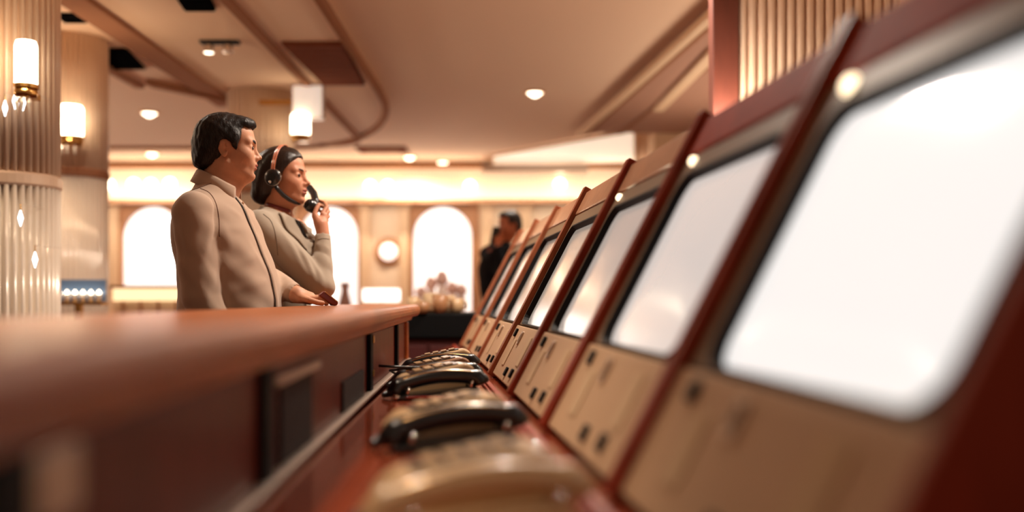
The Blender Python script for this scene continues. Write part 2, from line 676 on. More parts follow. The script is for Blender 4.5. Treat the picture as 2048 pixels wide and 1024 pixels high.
FR = 0.10
wall = MB()
edges = [-8.8] + [e for a in ARCHES for e in (a[0] - FR, a[1] + FR)] + [2.75]
for i in range(0, len(edges), 2):
    wall.box(edges[i], edges[i + 1], WY, WY + 0.12, 0, CEIL)
SUR_TOP = ARCH_TOP + 0.06
for a in ARCHES:
    wall.box(a[0] - FR, a[1] + FR, WY, WY + 0.12, SUR_TOP, CEIL)
    wall.box(a[0] - FR, a[1] + FR, WY, WY + 0.12, 0, ARCH_BOT)
struct('wall_back', wall, 'wall_paint', 'cream far wall with arched windows', 'wall')
wl = ['arched bright window left of the man in the shirt', 'arched bright window behind the woman on the phone',
      'arched bright window in clear view between woman and dark suited person']
for i, a in enumerate(ARCHES):
    e = empty('window_%d' % (i + 1), ((a[0] + a[1]) / 2, WY, ARCH_BOT), 0, wl[i], 'window', kind='structure')
    c = (a[0] + a[1]) / 2
    s = MB()
    arch_panel(s, a[0] - c, a[1] - c, 0, ARCH_TOP - ARCH_BOT, a[0] - c - FR, a[1] - c + FR, 0, SUR_TOP - ARCH_BOT, -0.04, 0.10)
    s.build('window_frame', 'arch_wood', e)
    p = MB()
    o = arch_outline(a[0] - c, a[1] - c, 0, ARCH_TOP - ARCH_BOT)
    p.prism(o, 0.05, 0.06, lambda q, z, t: (q, t, z))
    p.build('pane', 'window_glow', e)
    b = MB()
    b.box(a[0] - c - FR, a[1] - c + FR, -0.1, 0.1, -0.06, 0.0)
    b.build('window_sill', 'arch_wood', e)

# pilasters between the windows
PIL = [(212, 240), (385, 420), (560, 592), (722, 740), (800, 818), (962, 985), (1040, 1062)]
for i, (p0, p1) in enumerate(PIL):
    t = MB()
    x0, x1 = (p0 - 1024) / F * WY, (p1 - 1024) / F * WY
    t.box(x0, x1, WY - 0.08, WY, 0, 2.38)
    t.box(x0 - 0.03, x1 + 0.03, WY - 0.11, WY, 2.30, 2.38)
    struct('trim_%d' % (i + 1), t, 'trim_paint')

# fascia along the far wall, slat emission standing in for bulb light
fa = empty('trim_20', (0, 13.6, 2.40), 0, 'bulb-lit cream fascia band running along the top of the far wall', 'fascia', kind='structure')
f = MB()
xa, xb = (150 - 1024) / F * 13.6, (1330 - 1024) / F * 13.6
n = 90
for k in range(n):
    u0 = xa + (xb - xa) * k / n
    u1 = xa + (xb - xa) * (k + 0.86) / n
    f.box(u0, u1, -0.02, 0.0, 0.0, 0.40)
f.build('bulb_lit_slats', 'lit_fascia', fa)
f = MB()
f.box(xa, xb, 0.0, 0.3, 0.0, 0.40)
f.build('backing_board', 'trim_paint', fa)
f = MB()
f.box(xa, xb, -0.06, 0.05, -0.05, 0.0)
f.box(xa, xb, -0.06, 0.05, 0.40, 0.46)
f.build('fascia_moulding', 'arch_wood', fa)

# dropped band on the left part of the ceiling with a rounded corner
def band_outline():
    pts = [(-8.7, 5.6), (-1.12, 5.6), (-1.12, 8.6)]
    for k in range(1, 13):
        a = PI / 2 * k / 12
        pts.append((-2.62 + 1.5 * math.cos(a), 8.7 + 3.1 * math.sin(a)))
    pts += [(-8.7, 11.8)]
    return pts


b = MB()
b.prism(band_outline(), CEIL - 0.07, CEIL - 0.005, lambda x, y, t: (x, y, t))
struct('trim_21', b, 'ceiling_paint', 'lowered ceiling field with a rounded corner', 'ceiling')
# moulded rim following the edge of the lowered field
rim = MB()
out = band_outline()[1:]
path = [(x, y, CEIL - 0.075) for x, y in out]
rim.tube(path, 0.035, 8)
struct('trim_22', rim, 'groove_paint', smooth=True)
zc = CEIL - 0.07
for i, (x, w, y0, y1) in enumerate(((-1.66, 0.035, 5.6, 11.0), (-2.55, 0.10, 5.6, 9.2), (-3.05, 0.04, 5.6, 8.4))):
    g = MB()
    g.box(x - w, x + w, y0, y1, zc - 0.03, zc)
    struct('trim_%d' % (23 + i), g, 'groove_paint', bevel=0.008)
g = MB()
p0, p1 = ceil_pt(292, 156, zc), ceil_pt(470, 195, zc)
g.prism([(p0[0], p0[1]), (p1[0], p1[1]), (p1[0], p1[1] + 0.14), (p0[0], p0[1] + 0.14)], zc - 0.05, zc, lambda x, y, t: (x, y, t))
struct('trim_26', g, 'groove_paint')

# soffit over the consoles on the right, with a stepped moulding along its edge
def sof_x(Y):
    return 0.755 + (10.6 - Y) * 0.1105


s = MB()
s.prism([(sof_x(4.5), 4.5), (2.74, 4.5), (2.74, 10.9), (sof_x(10.9), 10.9)], CEIL - 0.06, CEIL - 0.004, lambda x, y, t: (x, y, t))
struct('trim_27', s, 'soffit_shade', 'lowered soffit above the consoles, shaded brown in its paint', 'soffit')
for k, (dx, w, dz, mm) in enumerate(((0.0, 0.035, 0.10, 'trim_paint'), (0.075, 0.02, 0.085, 'groove_paint'), (0.42, 0.02, 0.08, 'groove_paint'))):
    t = MB()
    t.prism([(sof_x(4.5) + dx - w, 4.5), (sof_x(4.5) + dx + w, 4.5), (sof_x(10.9) + dx + w, 10.9), (sof_x(10.9) + dx - w, 10.9)],
            CEIL - dz, CEIL - 0.05, lambda x, y, q: (x, y, q))
    struct('trim_%d' % (28 + k), t, mm, bevel=0.008)
# a cross rib of the soffit and the pale wall block at its end
t = MB()
a, b2 = ceil_pt(1420, 92, CEIL - 0.06), ceil_pt(1305, 215, CEIL - 0.06)
t.prism([(a[0], a[1]), (a[0] + 0.1, a[1]), (b2[0] + 0.1, b2[1]), (b2[0], b2[1])], CEIL - 0.10, CEIL - 0.06, lambda x, y, q: (x, y, q))
struct('trim_31', t, 'trim_paint', bevel=0.01)
t = MB()
t.box(1.52, 2.74, 10.95, 11.4, 0, CEIL)
t.box(1.46, 2.74, 10.90, 11.4, 2.35, 2.47)
struct('trim_32', t, 'trim_paint', 'pale pier at the far end of the soffit', 'pier')

# ceiling field before the far wall, emission standing in for a lit cove
lp = empty('lit_cove_field', (0, 0, CEIL - 0.02), 0, 'long cream ceiling field glowing like a lit cove above the far consoles', 'lit ceiling', kind='thing')
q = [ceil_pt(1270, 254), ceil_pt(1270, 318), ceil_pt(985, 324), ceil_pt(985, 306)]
MB().prism([(p[0], p[1]) for p in q], -0.02, 0.015, lambda x, y, t: (x, y, t)).build('glow_sheet', 'cove_glow', lp)
fr = MB()
pts = [(p[0], p[1], -0.01) for p in q]
for i in range(4):
    fr.tube([pts[i], pts[(i + 1) % 4]], 0.02, 6)
fr.build('panel_rim', 'trim_paint', lp)
# pale valance strip below it
vb = MB()
vx0, vx1 = (965 - 1024) / F * 13.2, (1175 - 1024) / F * 13.2
vb.box(vx0, vx1, 13.1, 13.45, 2.70, 2.80)
tag(vb.build('cornice_shelf', 'pale_metal'), 'pale grey cornice strip above the fascia near the far consoles', 'cornice', kind='structure')

# ------------------------------------------------------------------ ceiling fittings
def grille(name, q, m, label, slats, z, cat='vent', depth=0.03):
    e = empty(name, (0, 0, z), 0, label, cat)
    MB().prism([(p[0], p[1]) for p in q], -0.006, 0.0, lambda x, y, t: (x, y, t)).build('backing', 'dark_hole' if m != 'vent_brown' else 'vent_dark', e)
    fr = MB()
    for i in range(4):
        a, b = q[i], q[(i + 1) % 4]
        fr.tube([(a[0], a[1], -0.008), (b[0], b[1], -0.008)], 0.014, 6)
    fr.build('frame', m, e)
    if slats:
        sl = MB()
        for k in range(slats):
            t = (k + 0.5) / slats
            a = [q[0][i] + (q[3][i] - q[0][i]) * t for i in (0, 1)]
            b = [q[1][i] + (q[2][i] - q[1][i]) * t for i in (0, 1)]
            w = 0.35 * (q[3][1] - q[0][1]) / slats
            sl.prism([(a[0], a[1] - w), (b[0], b[1] - w), (b[0], b[1] + w), (a[0], a[1] + w)], -depth, -0.006, lambda x, y, t: (x, y, t))
        sl.build('slats', m, e)
    return e


grille('air_vent', [ceil_pt(566, 83, zc), ceil_pt(684, 83, zc), ceil_pt(727, 165, zc), ceil_pt(648, 165, zc)], 'vent_brown',
       'brown slatted air vent in the ceiling above the couple', 9, zc)
grille('air_vent', [ceil_pt(335, -40, zc), ceil_pt(400, -40, zc), ceil_pt(428, 15, zc), ceil_pt(372, 15, zc)], 'vent_black',
       'black square ceiling opening at the top edge of the picture', 5, zc)
grille('air_vent', [ceil_pt(216, 96, zc), ceil_pt(250, 96, zc), ceil_pt(288, 134, zc), ceil_pt(216, 134, zc)], 'vent_black',
       'black speaker opening in the ceiling beside the second fluted column', 0, zc)
grille('air_vent', [ceil_pt(118, 26, zc), ceil_pt(152, 26, zc), ceil_pt(172, 40, zc), ceil_pt(130, 40, zc)], 'vent_black',
       'small dark ceiling slot between the two fluted columns', 0, zc)
# round brown ceiling plate
e = empty('ceiling_rosette', ceil_pt(650, 276, CEIL), 0, 'flat brown disc on the ceiling by the far column lamp', 'ceiling rosette')
MB().lathe([(0.40, 0), (0.40, -0.03), (0.33, -0.05), (0.1, -0.055)], 32).build('disc', 'vent_brown', e, smooth=False)
MB().lathe([(0.08, -0.05), (0.06, -0.09), (0.01, -0.095)], 20).build('boss', 'vent_brown', e, smooth=True)
e = empty('ceiling_rosette', ceil_pt(765, 298, CEIL), 0, 'small flat brown plate on the ceiling near the round downlight', 'ceiling rosette')
MB().box(-0.3, 0.3, -0.25, 0.25, -0.02, 0).build('plate', 'vent_brown', e)
MB().box(-0.2, 0.2, -0.15, 0.15, -0.028, -0.02).build('boss', 'groove_paint', e)

# twin spotlight on the ceiling
p = ceil_pt(440, 82, zc)
e = empty('spotlight', p, 0, 'twin chrome ceiling spotlight above the man', 'spotlight')
MB().box(-0.13, 0.13, -0.035, 0.035, -0.02, 0).build('track', 'black_trim', e)
for dx in (-0.07, 0.06):
    MB().lathe([(0.012, -0.02), (0.012, -0.03), (0.03, -0.035), (0.038, -0.08), (0.034, -0.085)], 18, (dx, -0.02, 0)).build('spot_head', 'chrome', e, smooth=True)
MB().lathe([(0.03, -0.086), (0.001, -0.094)], 16, (-0.07, -0.02, 0)).build('bulb', 'lit_bulb', e, smooth=True)


def downlight(x, y, z, label, r=0.09, group=None):
    e = empty('downlight', (x, y, z), 0, label, 'ceiling light', group)
    MB().lathe([(r * 1.25, 0.0), (r * 1.25, -0.012), (r, -0.016), (r, 0.0)], 24).build('rim', 'brass', e, smooth=False)
    MB().lathe([(r * 0.97, -0.004), (r * 0.9, -0.02), (0.02, -0.05), (0.001, -0.05)], 24).build('lens', 'lit_bulb', e, smooth=True)
    return e


DL = {5: 'small round lit downlight on the far ceiling left of the man', 6: 'round lit downlight on the ceiling right of the woman, brightest of three',
      7: 'round faint downlight on the ceiling beside the cornice strip'}
for i, (x, y, en) in enumerate(DOWNLIGHTS):
    zz = CEIL - 0.07 if (x < -1.15 and 5.6 < y < 11.8) else CEIL
    lab = DL.get(i, None)
    if i >= 5:
        downlight(x, y, zz, lab or ('round ceiling downlight over the far hall, left one' if x < -1 else 'round ceiling downlight over the far hall, right one'), 0.07)

# globe bulbs along the fascia
gb = [(218, 370), (267, 368), (302, 369), (340, 367), (470, 368), (740, 372), (775, 372), (940, 372), (1120, 368)]
gl = ['far left of the fascia by the second column', 'second from the left end of the fascia', 'third from the left end of the fascia',
      'nearest to the back of the man on the fascia', 'on the fascia behind the man', 'right of the woman on the fascia',
      'on the fascia above the round wall light', 'on the fascia above the dark suited person', 'on the fascia above the far consoles']
for (px, py), l in zip(gb, gl):
    P = pix(px, py, 13.45)
    e = empty('globe_bulb', P, 0, 'round warm bulb ' + l, 'bulb', 'bulbs along the lit fascia')
    bb = MB()
    bb.lathe([(0.07 * math.sin(PI * k / 10), -0.07 * math.cos(PI * k / 10)) for k in range(11)], 16)
    bb.build('glass_globe', 'lit_bulb', e, smooth=True)
    MB().lathe([(0.03, 0), (0.03, 0.16)], 10, axis='y').build('socket', 'brass', e)

# ------------------------------------------------------------------ fluted columns and partition
def fluted(name, c, r, nre, z0, z1, lower_z, label, ratio=0.86, ringm='groove_paint'):
    e = empty(name, (c[0], c[1], 0), 0, label, 'column', kind='structure')
    def shell(za, zb, rad):
        loops = []
        N = nre * 8
        for z in (za, zb):
            l = []
            for i in range(N):
                a = 2 * PI * i / N
                ph = (i % 8) / 8.0
                rr = rad * (ratio + (1 - ratio) * math.sqrt(max(0.0, 1 - (2 * ph - 1) ** 2)) )
                l.append((rr * math.cos(a), rr * math.sin(a), z))
            loops.append(l)
        return MB().loops(loops)
    shell(lower_z, z1, r).build('reeded_shaft', 'reed_brass', e, smooth=True)
    shell(z0 + 0.14, lower_z - 0.04, r).build('reeded_glass', 'reed_glass', e, smooth=True)
    MB().lathe([(r * 0.99, lower_z - 0.05), (r * 1.03, lower_z - 0.04), (r * 1.03, lower_z), (r * 0.99, lower_z + 0.01)], 48).build('ring', ringm, e)
    MB().lathe([(r * 1.08, z0), (r * 1.08, z0 + 0.13), (r * 1.0, z0 + 0.15)], 48).build('plinth', 'post_wood', e)
    return e


col1 = ((8 - 1024) / F * 4.6, 4.6)
col2 = ((143 - 1024) / F * 6.9, 6.9)
col3 = ((522 - 1024) / F * 8.7, 8.7)
fluted('fluted_column', col1, 0.235, 44, 0, CEIL - 0.005, 1.62, 'large fluted column with a lit lamp at the left edge', 0.83, 'reed_brass')
fluted('fluted_column', col2, 0.235, 44, 0, zc - 0.002, 1.93, 'fluted column with a lit lamp, just right of the large left column', 0.91)
fluted('fluted_column', col3, 0.28, 36, 0, zc - 0.002, 2.0, 'far fluted column behind the heads of the couple', 0.89)

# reeded partition with a wood post behind the consoles
e = empty('reeded_partition', (1.0, 4.75, 0), 0, 'tall reeded screen with a dark wood post behind the consoles', 'partition')
x0 = (1475 - 1024) / F * 4.75 - 1.0
x1 = (1800 - 1024) / F * 4.75 - 1.0
rp = MB()
n = 17
pts = []
N = n * 8
for i in range(N + 1):
    ph = (i % 8) / 8.0
    pts.append((x0 + (x1 - x0) * i / N, -0.03 * math.sqrt(max(0, 1 - (2 * ph - 1) ** 2))))
poly = pts + [(x1, 0.03), (x0, 0.03)]
rp.prism(poly, 0.05, CEIL - 0.065, lambda x, y, t: (x, y, t))
rp.build('reeded_panel', 'reed_brass', e)
xp = (1424 - 1024) / F * 4.72 - 1.0
MB().box(xp, x0 - 0.004, -0.05, 0.06, 0, CEIL - 0.065).build('post', 'post_wood', e, bevel=0.006)
MB().box(xp, x1, -0.055, 0.065, 0, 0.05).build('bottom_rail', 'post_wood', e)

# ------------------------------------------------------------------ wall lamps on the columns
def sconce(P, h, r, label, name='wall_lamp', back=0.1, crystals=3):
    e = empty(name, P, 0, label, 'wall lamp')
    N = 24
    MB().lathe([(r * 0.9, -h / 2), (r, -h / 2 + 0.01), (r, h / 2 - 0.02), (r * 0.86, h / 2), (0.01, h / 2)], N).build('glass_shade', 'lit_shade', e, smooth=False)
    MB().lathe([(r * 1.1, -h / 2 - 0.012), (r * 1.1, -h / 2 + 0.004), (r * 0.6, -h / 2 + 0.004)], N).build('ring', 'brass', e)
    MB().lathe([(r * 0.95, -h / 2 - 0.05), (r * 1.05, -h / 2 - 0.03), (r * 0.95, -h / 2 - 0.012)], N).build('cup', 'brass', e, smooth=True)
    MB().box(-0.015, 0.015, 0, back, -h / 2 - 0.045, -h / 2 - 0.02).build('bracket', 'brass', e)
    for k in range(crystals):
        a = -PI / 2 + (k - (crystals - 1) / 2) * 0.8
        c = MB()
        x, y = r * 0.8 * math.cos(a), r * 0.8 * math.sin(a)
        c.lathe([(0.001, -h / 2 - 0.05), (0.009, -h / 2 - 0.075), (0.001, -h / 2 - 0.12)], 8, (x, y, 0))
        c.build('crystal_drop', 'clear_crystal', e)
    return e


P = pix(52, 127, 4.26)
sconce(P, 0.185, 0.045, 'tall lit glass cylinder lamp on the large left column', back=0.1)
lamp('lamp_light', 'POINT', (P[0] + 0.02, P[1] - 0.12, P[2]), 6, WARM, 0.05)
P = pix(142, 243, 6.55)
sconce(P, 0.2, 0.075, 'squat lit glass lamp on the second fluted column', back=0.12)
lamp('lamp_light', 'POINT', (P[0] + 0.02, P[1] - 0.16, P[2]), 9, WARM, 0.05)
# added lamp on the wood post, unseen behind the consoles, lights chest and faces
P = (1.06, 4.58, 1.84)
sconce(P, 0.17, 0.05, 'added fill lamp on the wood post, unseen behind the consoles', back=0.12, crystals=0)
lamp('lamp_light', 'POINT', (P[0] - 0.12, P[1] - 0.06, P[2]), 16, CREAM, 0.07)
# lamp and lit box on the far column
P = pix(601, 250, 8.3)
sconce(P, 0.17, 0.075, 'small lit lamp on the far column above the woman', back=0.1, crystals=0)
P = pix(617, 205, 8.35)
e = empty('lit_sign', P, 0, 'blank pale lit box sign beside the far fluted column', 'sign')
MB().box(-0.13, 0.13, -0.04, 0.04, -0.14, 0.14).build('box', 'pale_metal', e, bevel=0.01)
MB().box(-0.118, 0.118, -0.046, -0.04, -0.128, 0.128).build('face', mat('sign_face', srgb(230, 215, 200), 0.5, emit=(1, .9, .8, 1), estr=0.45), e)
MB().box(-0.40, -0.13, -0.015, 0.015, -0.02, 0.02).build('bracket', 'brass', e)
# crystal prisms on the large left column, cool glints put in as emission
for px, py, l in ((10, 216, 'leftmost of three cool prisms under the tall column lamp'), (30, 202, 'middle one of three cool prisms under the tall column lamp'),
                  (46, 205, 'rightmost of three cool prisms under the tall column lamp'), (41, 436, 'single bright prism halfway down the large left column'),
                  (70, 519, 'small pale prism low on the large left column')):
    P = pix(px, py, 4.30)
    e = empty('crystal_prism', P, 0, l, 'crystal', 'crystals on the large left column')
    MB().lathe([(0.001, 0.035), (0.011, 0.0), (0.001, -0.035)], 8).build('prism', 'cool_glint', e)
    MB().lathe([(0.002, 0.03), (0.002, 0.06)], 6).build('hook', 'brass', e)
    _d = 4.6 - math.sqrt(0.21 ** 2 - min(0.2, abs(P[0] - col1[0])) ** 2) - 4.30 + 0.02
    MB().tube([(0, 0, 0.058), (0, _d, 0.06)], 0.0012, 6).build('pin', 'reed_glass', e)

# ------------------------------------------------------------------ things on the far side of the hall
# long bar with a lit rail
e = empty('bar_counter', (0, 8.6, 0), 0, 'pale bar with a glowing golden rail behind the man', 'bar')
xa, xb = (219 - 1024) / F * 8.5, (470 - 1024) / F * 8.5
MB().box(xa, xb, 0.0, 0.45, 0.0, 1.06).build('bar_front', 'wall_paint', e)
MB().box(xa - 0.03, xb + 0.03, -0.05, 0.5, 1.165, 1.19).build('bar_top', 'arch_wood', e)
MB().box(xa, xb, -0.03, 0.47, 1.06, 1.165).build('lit_rail', 'lit_rail', e)
mul = MB()
for k in range(7):
    x = xa + (xb - xa) * (k + 0.5) / 7
    mul.box(x - 0.01, x + 0.01, -0.012, 0.0, 0.0, 1.06)
mul.build('front_battens', 'arch_wood', e)

# shelf with candle glasses beside the second column
e = empty('glass_shelf', pix(158, 604, 6.35), 0, 'narrow shelf of lit glasses in front of the second column', 'shelf')
MB().box(-0.16, 0.16, -0.05, 0.05, -0.02, 0.0).build('board', 'brass', e)
MB().box(-0.15, 0.15, 0.035, 0.05, 0.0, 0.14).build('back_panel', mat('blue_panel', srgb(110, 140, 180), 0.3, metal=0.2), e)  # blue colour stands in for bluish light on the backdrop
MB().box(-0.02, 0.02, -0.02, 0.02, -1.06, -0.02).build('stand', 'brass', e)
MB().lathe([(0.12, -1.06), (0.12, -1.045), (0.02, -1.03)], 20).build('foot', 'brass', e)
nm = ['first from the left', 'second from the left', 'third from the left', 'fourth from the left', 'fifth from the left', 'last on the right']
for k, px in enumerate((118, 134, 150, 166, 182, 198)):
    P = pix(px, 590, 6.34)
    g = empty('candle_glass', (P[0], P[1], pix(0, 604, 6.35)[2] + 0.0006), 0, 'small lit candle glass on the narrow shelf, ' + nm[k], 'candle glass', 'candle glasses on the shelf')
    MB().lathe([(0.016, 0.0), (0.02, 0.05), (0.018, 0.05), (0.014, 0.006)], 14).build('glass', 'clear_crystal', g, smooth=True)
    MB().lathe([(0.012, 0.008), (0.014, 0.055), (0.001, 0.075)], 12).build('flame', 'lit_bulb', g, smooth=True)

# dark booth beyond the end of the counter
e = empty('sideboard', (pix(850, 0, 5.6)[0], 5.95, 0), 0, 'low black topped dark red sideboard beyond the counter end', 'sideboard')
xs0 = pix(760, 0, 5.6)[0] - e.location[0]
xs1 = pix(950, 0, 5.6)[0] - e.location[0]
MB().box(xs0, xs1, -0.30, 0.30, 0.06, 0.86).build('body', mat('booth_red', srgb(74, 18, 16), 0.6), e, bevel=0.01)
MB().box(xs0 - 0.02, xs1 + 0.02, -0.33, 0.33, 0.86, 1.0).build('top', 'black_trim', e, bevel=0.01)
MB().box(xs0 + 0.02, xs1 - 0.02, -0.26, 0.26, 0.0, 0.06).build('plinth', 'black_trim', e)
dr = MB()
for k in range(2):
    a = xs0 + (xs1 - xs0) * (k + 0.04) / 2
    b = xs0 + (xs1 - xs0) * (k + 0.96) / 2
    d = MB().box(a, b, -0.315, -0.30, 0.10, 0.82).build('door', mat('booth_red', None), e, bevel=0.004)
    kx = b - 0.03 if k == 0 else a + 0.03
    MB().lathe([(0.01, 0), (0.012, -0.02), (0.004, -0.024)], 12, (kx, -0.315, 0.6), axis='y').build('knob', 'brass', d, smooth=True)
# crockery on the sideboard
rs = random.Random(3)
crock = [(826, 5.7, 'cream_plastic', 0.035, 0.09, 'cream cup on the black sideboard, leftmost'),
         (845, 5.62, 'tan_plastic', 0.04, 0.06, 'brown bowl on the black sideboard'),
         (862, 5.8, 'paper', 0.045, 0.11, 'pale cup on the black sideboard, tallest'),
         (880, 5.65, 'tan_plastic', 0.045, 0.1, 'brown jar on the black sideboard'),
         (897, 5.85, 'paper', 0.04, 0.1, 'pale jar at the right of the black sideboard'),
         (912, 5.7, 'cream_plastic', 0.04, 0.08, 'cream cup at the right end of the black sideboard')]
for px, Y, mm, r, h, l in crock:
    c = empty('cup', (pix(px, 0, Y)[0], Y, 1.0), 0, l, 'cup', 'crockery on the sideboard')
    MB().lathe([(r * 0.6, 0), (r * 0.95, h * 0.3), (r, h), (r * 0.88, h), (r * 0.8, h * 0.2), (0.002, 0.012)], 20).build('cup_body', mm, c, smooth=True)
    MB().tube([(r * 0.9, 0, h * 0.75), (r * 1.5, 0, h * 0.7), (r * 1.5, 0, h * 0.35), (r * 0.85, 0, h * 0.3)], 0.006, 8).build('handle', mm, c, smooth=True)

# dining tables far behind with lamps and glasses
def far_table(px, Y, label):
    e = empty('round_table', (pix(px, 0, Y)[0], Y, 0), 0, label, 'table')
    MB().lathe([(0.31, 0.72), (0.32, 0.735), (0.31, 0.75), (0.01, 0.75)], 32).build('table_top', 'cap_wood', e)
    MB().lathe([(0.05, 0.04), (0.035, 0.1), (0.035, 0.7), (0.08, 0.72)], 16).build('pedestal', 'post_wood', e, smooth=True)
    MB().lathe([(0.26, 0.0), (0.25, 0.025), (0.05, 0.045)], 24).build('foot', 'post_wood', e)
    return e


far_table(742, 10.4, 'round table under the bright table lamp right of the woman')
far_table(880, 10.6, 'round table in front of the clear arched window')


def table_lamp(px, py0, py1, w, Y, label, zt=0.75, m='lit_sign', shape='box'):
    X, _, z1 = pix(px, py0, Y)
    z0 = pix(px, py1, Y)[2]
    e = empty('table_lamp', (X, Y, zt), 0, label, 'lamp')
    hw = w / 2 / F * Y
    if shape == 'box':
        MB().box(-hw, hw, -0.1, 0.1, z0 - zt, z1 - zt).build('lamp_shade', m, e, bevel=0.01)
    else:
        zc_, R_ = (z0 + z1) / 2 - zt, (z1 - z0) / 2
        MB().lathe([(R_ * math.sin(PI * k / 12), zc_ - R_ * math.cos(PI * k / 12)) for k in range(13)], 20).build('lamp_shade', m, e, smooth=True)
    MB().lathe([(0.012, 0.02), (0.012, max(0.03, z0 - zt + 0.02))], 10).build('stem', 'brass', e)
    MB().lathe([(0.09, 0), (0.09, 0.015), (0.012, 0.03)], 20).build('base', 'brass', e)
    return e


table_lamp(763, 578, 603, 70, 10.4, 'bright white oblong table lamp just right of the woman')
# round wall light between the windows
e = empty('wall_light', pix(776, 503, WY - 0.09), 0, 'round glowing wall light between two arched windows', 'wall light')
MB().lathe([(0.10, 0.09), (0.12, 0.05), (0.11, 0.0), (0.07, -0.05), (0.001, -0.07)], 24, axis='y').build('globe', 'soft_globe', e, smooth=True)
MB().lathe([(0.2, 0.09), (0.2, 0.07), (0.12, 0.06)], 24, axis='y').build('wall_plate', 'arch_wood', e)
# glassware on the table before the clear window
gm = mat('pale_glass', srgb(236, 214, 200), 0.15, coat=0.4)
gpos = [(842, 10.45, 0.055, 0.34), (862, 10.7, 0.06, 0.42), (884, 10.4, 0.06, 0.46), (904, 10.65, 0.055, 0.38), (922, 10.5, 0.06, 0.36)]
gn = ['leftmost', 'second from the left', 'middle', 'second from the right', 'rightmost']
for (px, Y, r, h), l in zip(gpos, gn):
    g = empty('glass_vase', (pix(px, 0, Y)[0], Y, 0.75), 0, l + ' pale glass vase on the table before the clear window', 'vase', 'vases on the far table')
    MB().lathe([(r * 0.7, 0), (r * 0.8, h * 0.1), (r * 0.35, h * 0.35), (r, h * 0.75), (r * 0.7, h), (r * 0.6, h), (r * 0.8, h * 0.75), (0.002, h * 0.4)], 20).build('vase_body', gm, g, smooth=True)
    MB().lathe([(0.03, h * 0.98), (0.07, h * 1.12), (0.04, h * 1.3), (0.001, h * 1.34)], 14).build('posy', mat('pink_posy', srgb(226, 186, 170), 0.8, bump=0.5, bscale=40), g, smooth=True)
# items before the left window
for px, Y, col, h, l in ((330, 11.5, srgb(170, 60, 44), 0.42, 'red vase in front of the left arched window'),
                         (290, 12.4, srgb(190, 170, 150), 0.36, 'grey vase in front of the left arched window'),
                         (690, 11.0, srgb(150, 100, 80), 0.45, 'brown vase in front of the window beside the woman')):
    st = empty('plant_stand', (pix(px, 0, Y)[0], Y, 0), 0, 'slim stand carrying the ' + l.split(' in ')[0], 'stand')
    MB().lathe([(0.14, 0), (0.14, 0.02), (0.03, 0.04), (0.03, 0.76), (0.13, 0.78), (0.13, 0.8)], 16).build('stand_column', 'post_wood', st)
    MB().lathe([(0.135, 0.80), (0.135, 0.805), (0.01, 0.805)], 16).build('stand_top', 'brass', st)
    g = empty('vase', (pix(px, 0, Y)[0], Y, 0.805), 0, l, 'vase')
    mm = mat('glaze_%d' % px, col, 0.35, coat=0.3)
    MB().lathe([(0.05, 0), (0.09, h * 0.35), (0.04, h * 0.8), (0.06, h), (0.045, h), (0.03, h * 0.8), (0.002, h * 0.3)], 18).build('vase_body', mm, g, smooth=True)
    MB().lathe([(0.055, 0), (0.055, 0.012)], 18).build('foot_ring', 'brass', g)

# ------------------------------------------------------------------ counter on the left
CA = math.atan(0.035)
CX = -0.2905
ce = empty('reception_counter', (CX, 0, 0), CA, 'long curved-edge wooden counter between the couple and the desks', 'counter')
CY0, CY1 = -0.35, 4.22
# bullnosed top
prof = []
zt, zb = 1.055, 1.008
xb_, xf_ = -0.30, 0.035
for k in range(9):
    a = -PI / 2 + PI * k / 8
    prof.append((xf_ + 0.0235 * math.cos(a), (zt + zb) / 2 + 0.0235 * math.sin(a)))
for k in range(9):
    a = PI / 2 + PI * k / 8
    prof.append((xb_ + 0.0235 * math.cos(a), (zt + zb) / 2 + 0.0235 * math.sin(a)))
MB().prism(prof, CY0, CY1 + 0.05, lambda x, z, t: (x, t, z)).build('counter_top', 'counter_wood', ce, smooth=False, bevel=0.003)
mb = MB()
mb.prism([(0.0, 0.985), (0.022, 0.992), (0.028, 1.008), (-0.28, 1.008), (-0.28, 0.985)], CY0, CY1 + 0.02, lambda x, z, t: (x, t, z))
mb.build('top_moulding', 'counter_wood', ce)
MB().box(-0.26, 0.0, CY0, CY1, 0.08, 0.985).build('front_board', 'panel_wood', ce, bevel=0.004)
MB().box(-0.24, -0.03, CY0 + 0.02, CY1 - 0.02, 0.0, 0.08).build('plinth', 'black_trim', ce)
STR = [0.62, 1.39, 2.745, 3.67]
for y in STR:
    MB().box(0.0, 0.012, y - 0.03, y + 0.03, 0.829, 0.985).build('black_strip', 'black_trim', ce, bevel=0.002)
for y0, y1 in ((1.50, 1.78), (2.2, 2.6)):
    zz = (0.835, 0.955) if y0 < 2 else (0.835, 0.90)
    p = MB().box(0.0, 0.006, y0, y1, zz[0], zz[1]).build('inset_panel', 'dark_fabric', ce)
    if y0 < 2:
        MB().box(0.0, 0.012, y0 - 0.05, y1 + 0.06, zz[1], zz[1] + 0.014).build('inset_cap', 'pale_metal', p, bevel=0.003)
MB().box(0.0, 0.022, CY0, CY1, 0.8265, 0.834).build('ledge_strip', 'pale_metal', ce, bevel=0.002)
MB().box(0.0, 0.008, 0.655, 0.735, 0.93, 0.98).build('switch_plate', 'pale_metal', ce, bevel=0.003)
for z0, z1 in ((0.965, 0.985), (0.876, 0.892)):
    MB().box(0.012, 0.016, 2.755, 2.772, z0 - 0.005, z1 - 0.005).build('brass_plate', 'brass', ce, bevel=0.001)
MB().box(-0.02, 0.012, CY1 - 0.07, CY1 + 0.012, 0.0, 0.985).build('end_post', 'counter_wood', ce, bevel=0.006)

# ------------------------------------------------------------------ desk under the consoles
RA = math.atan(0.097)
RX = 0.262


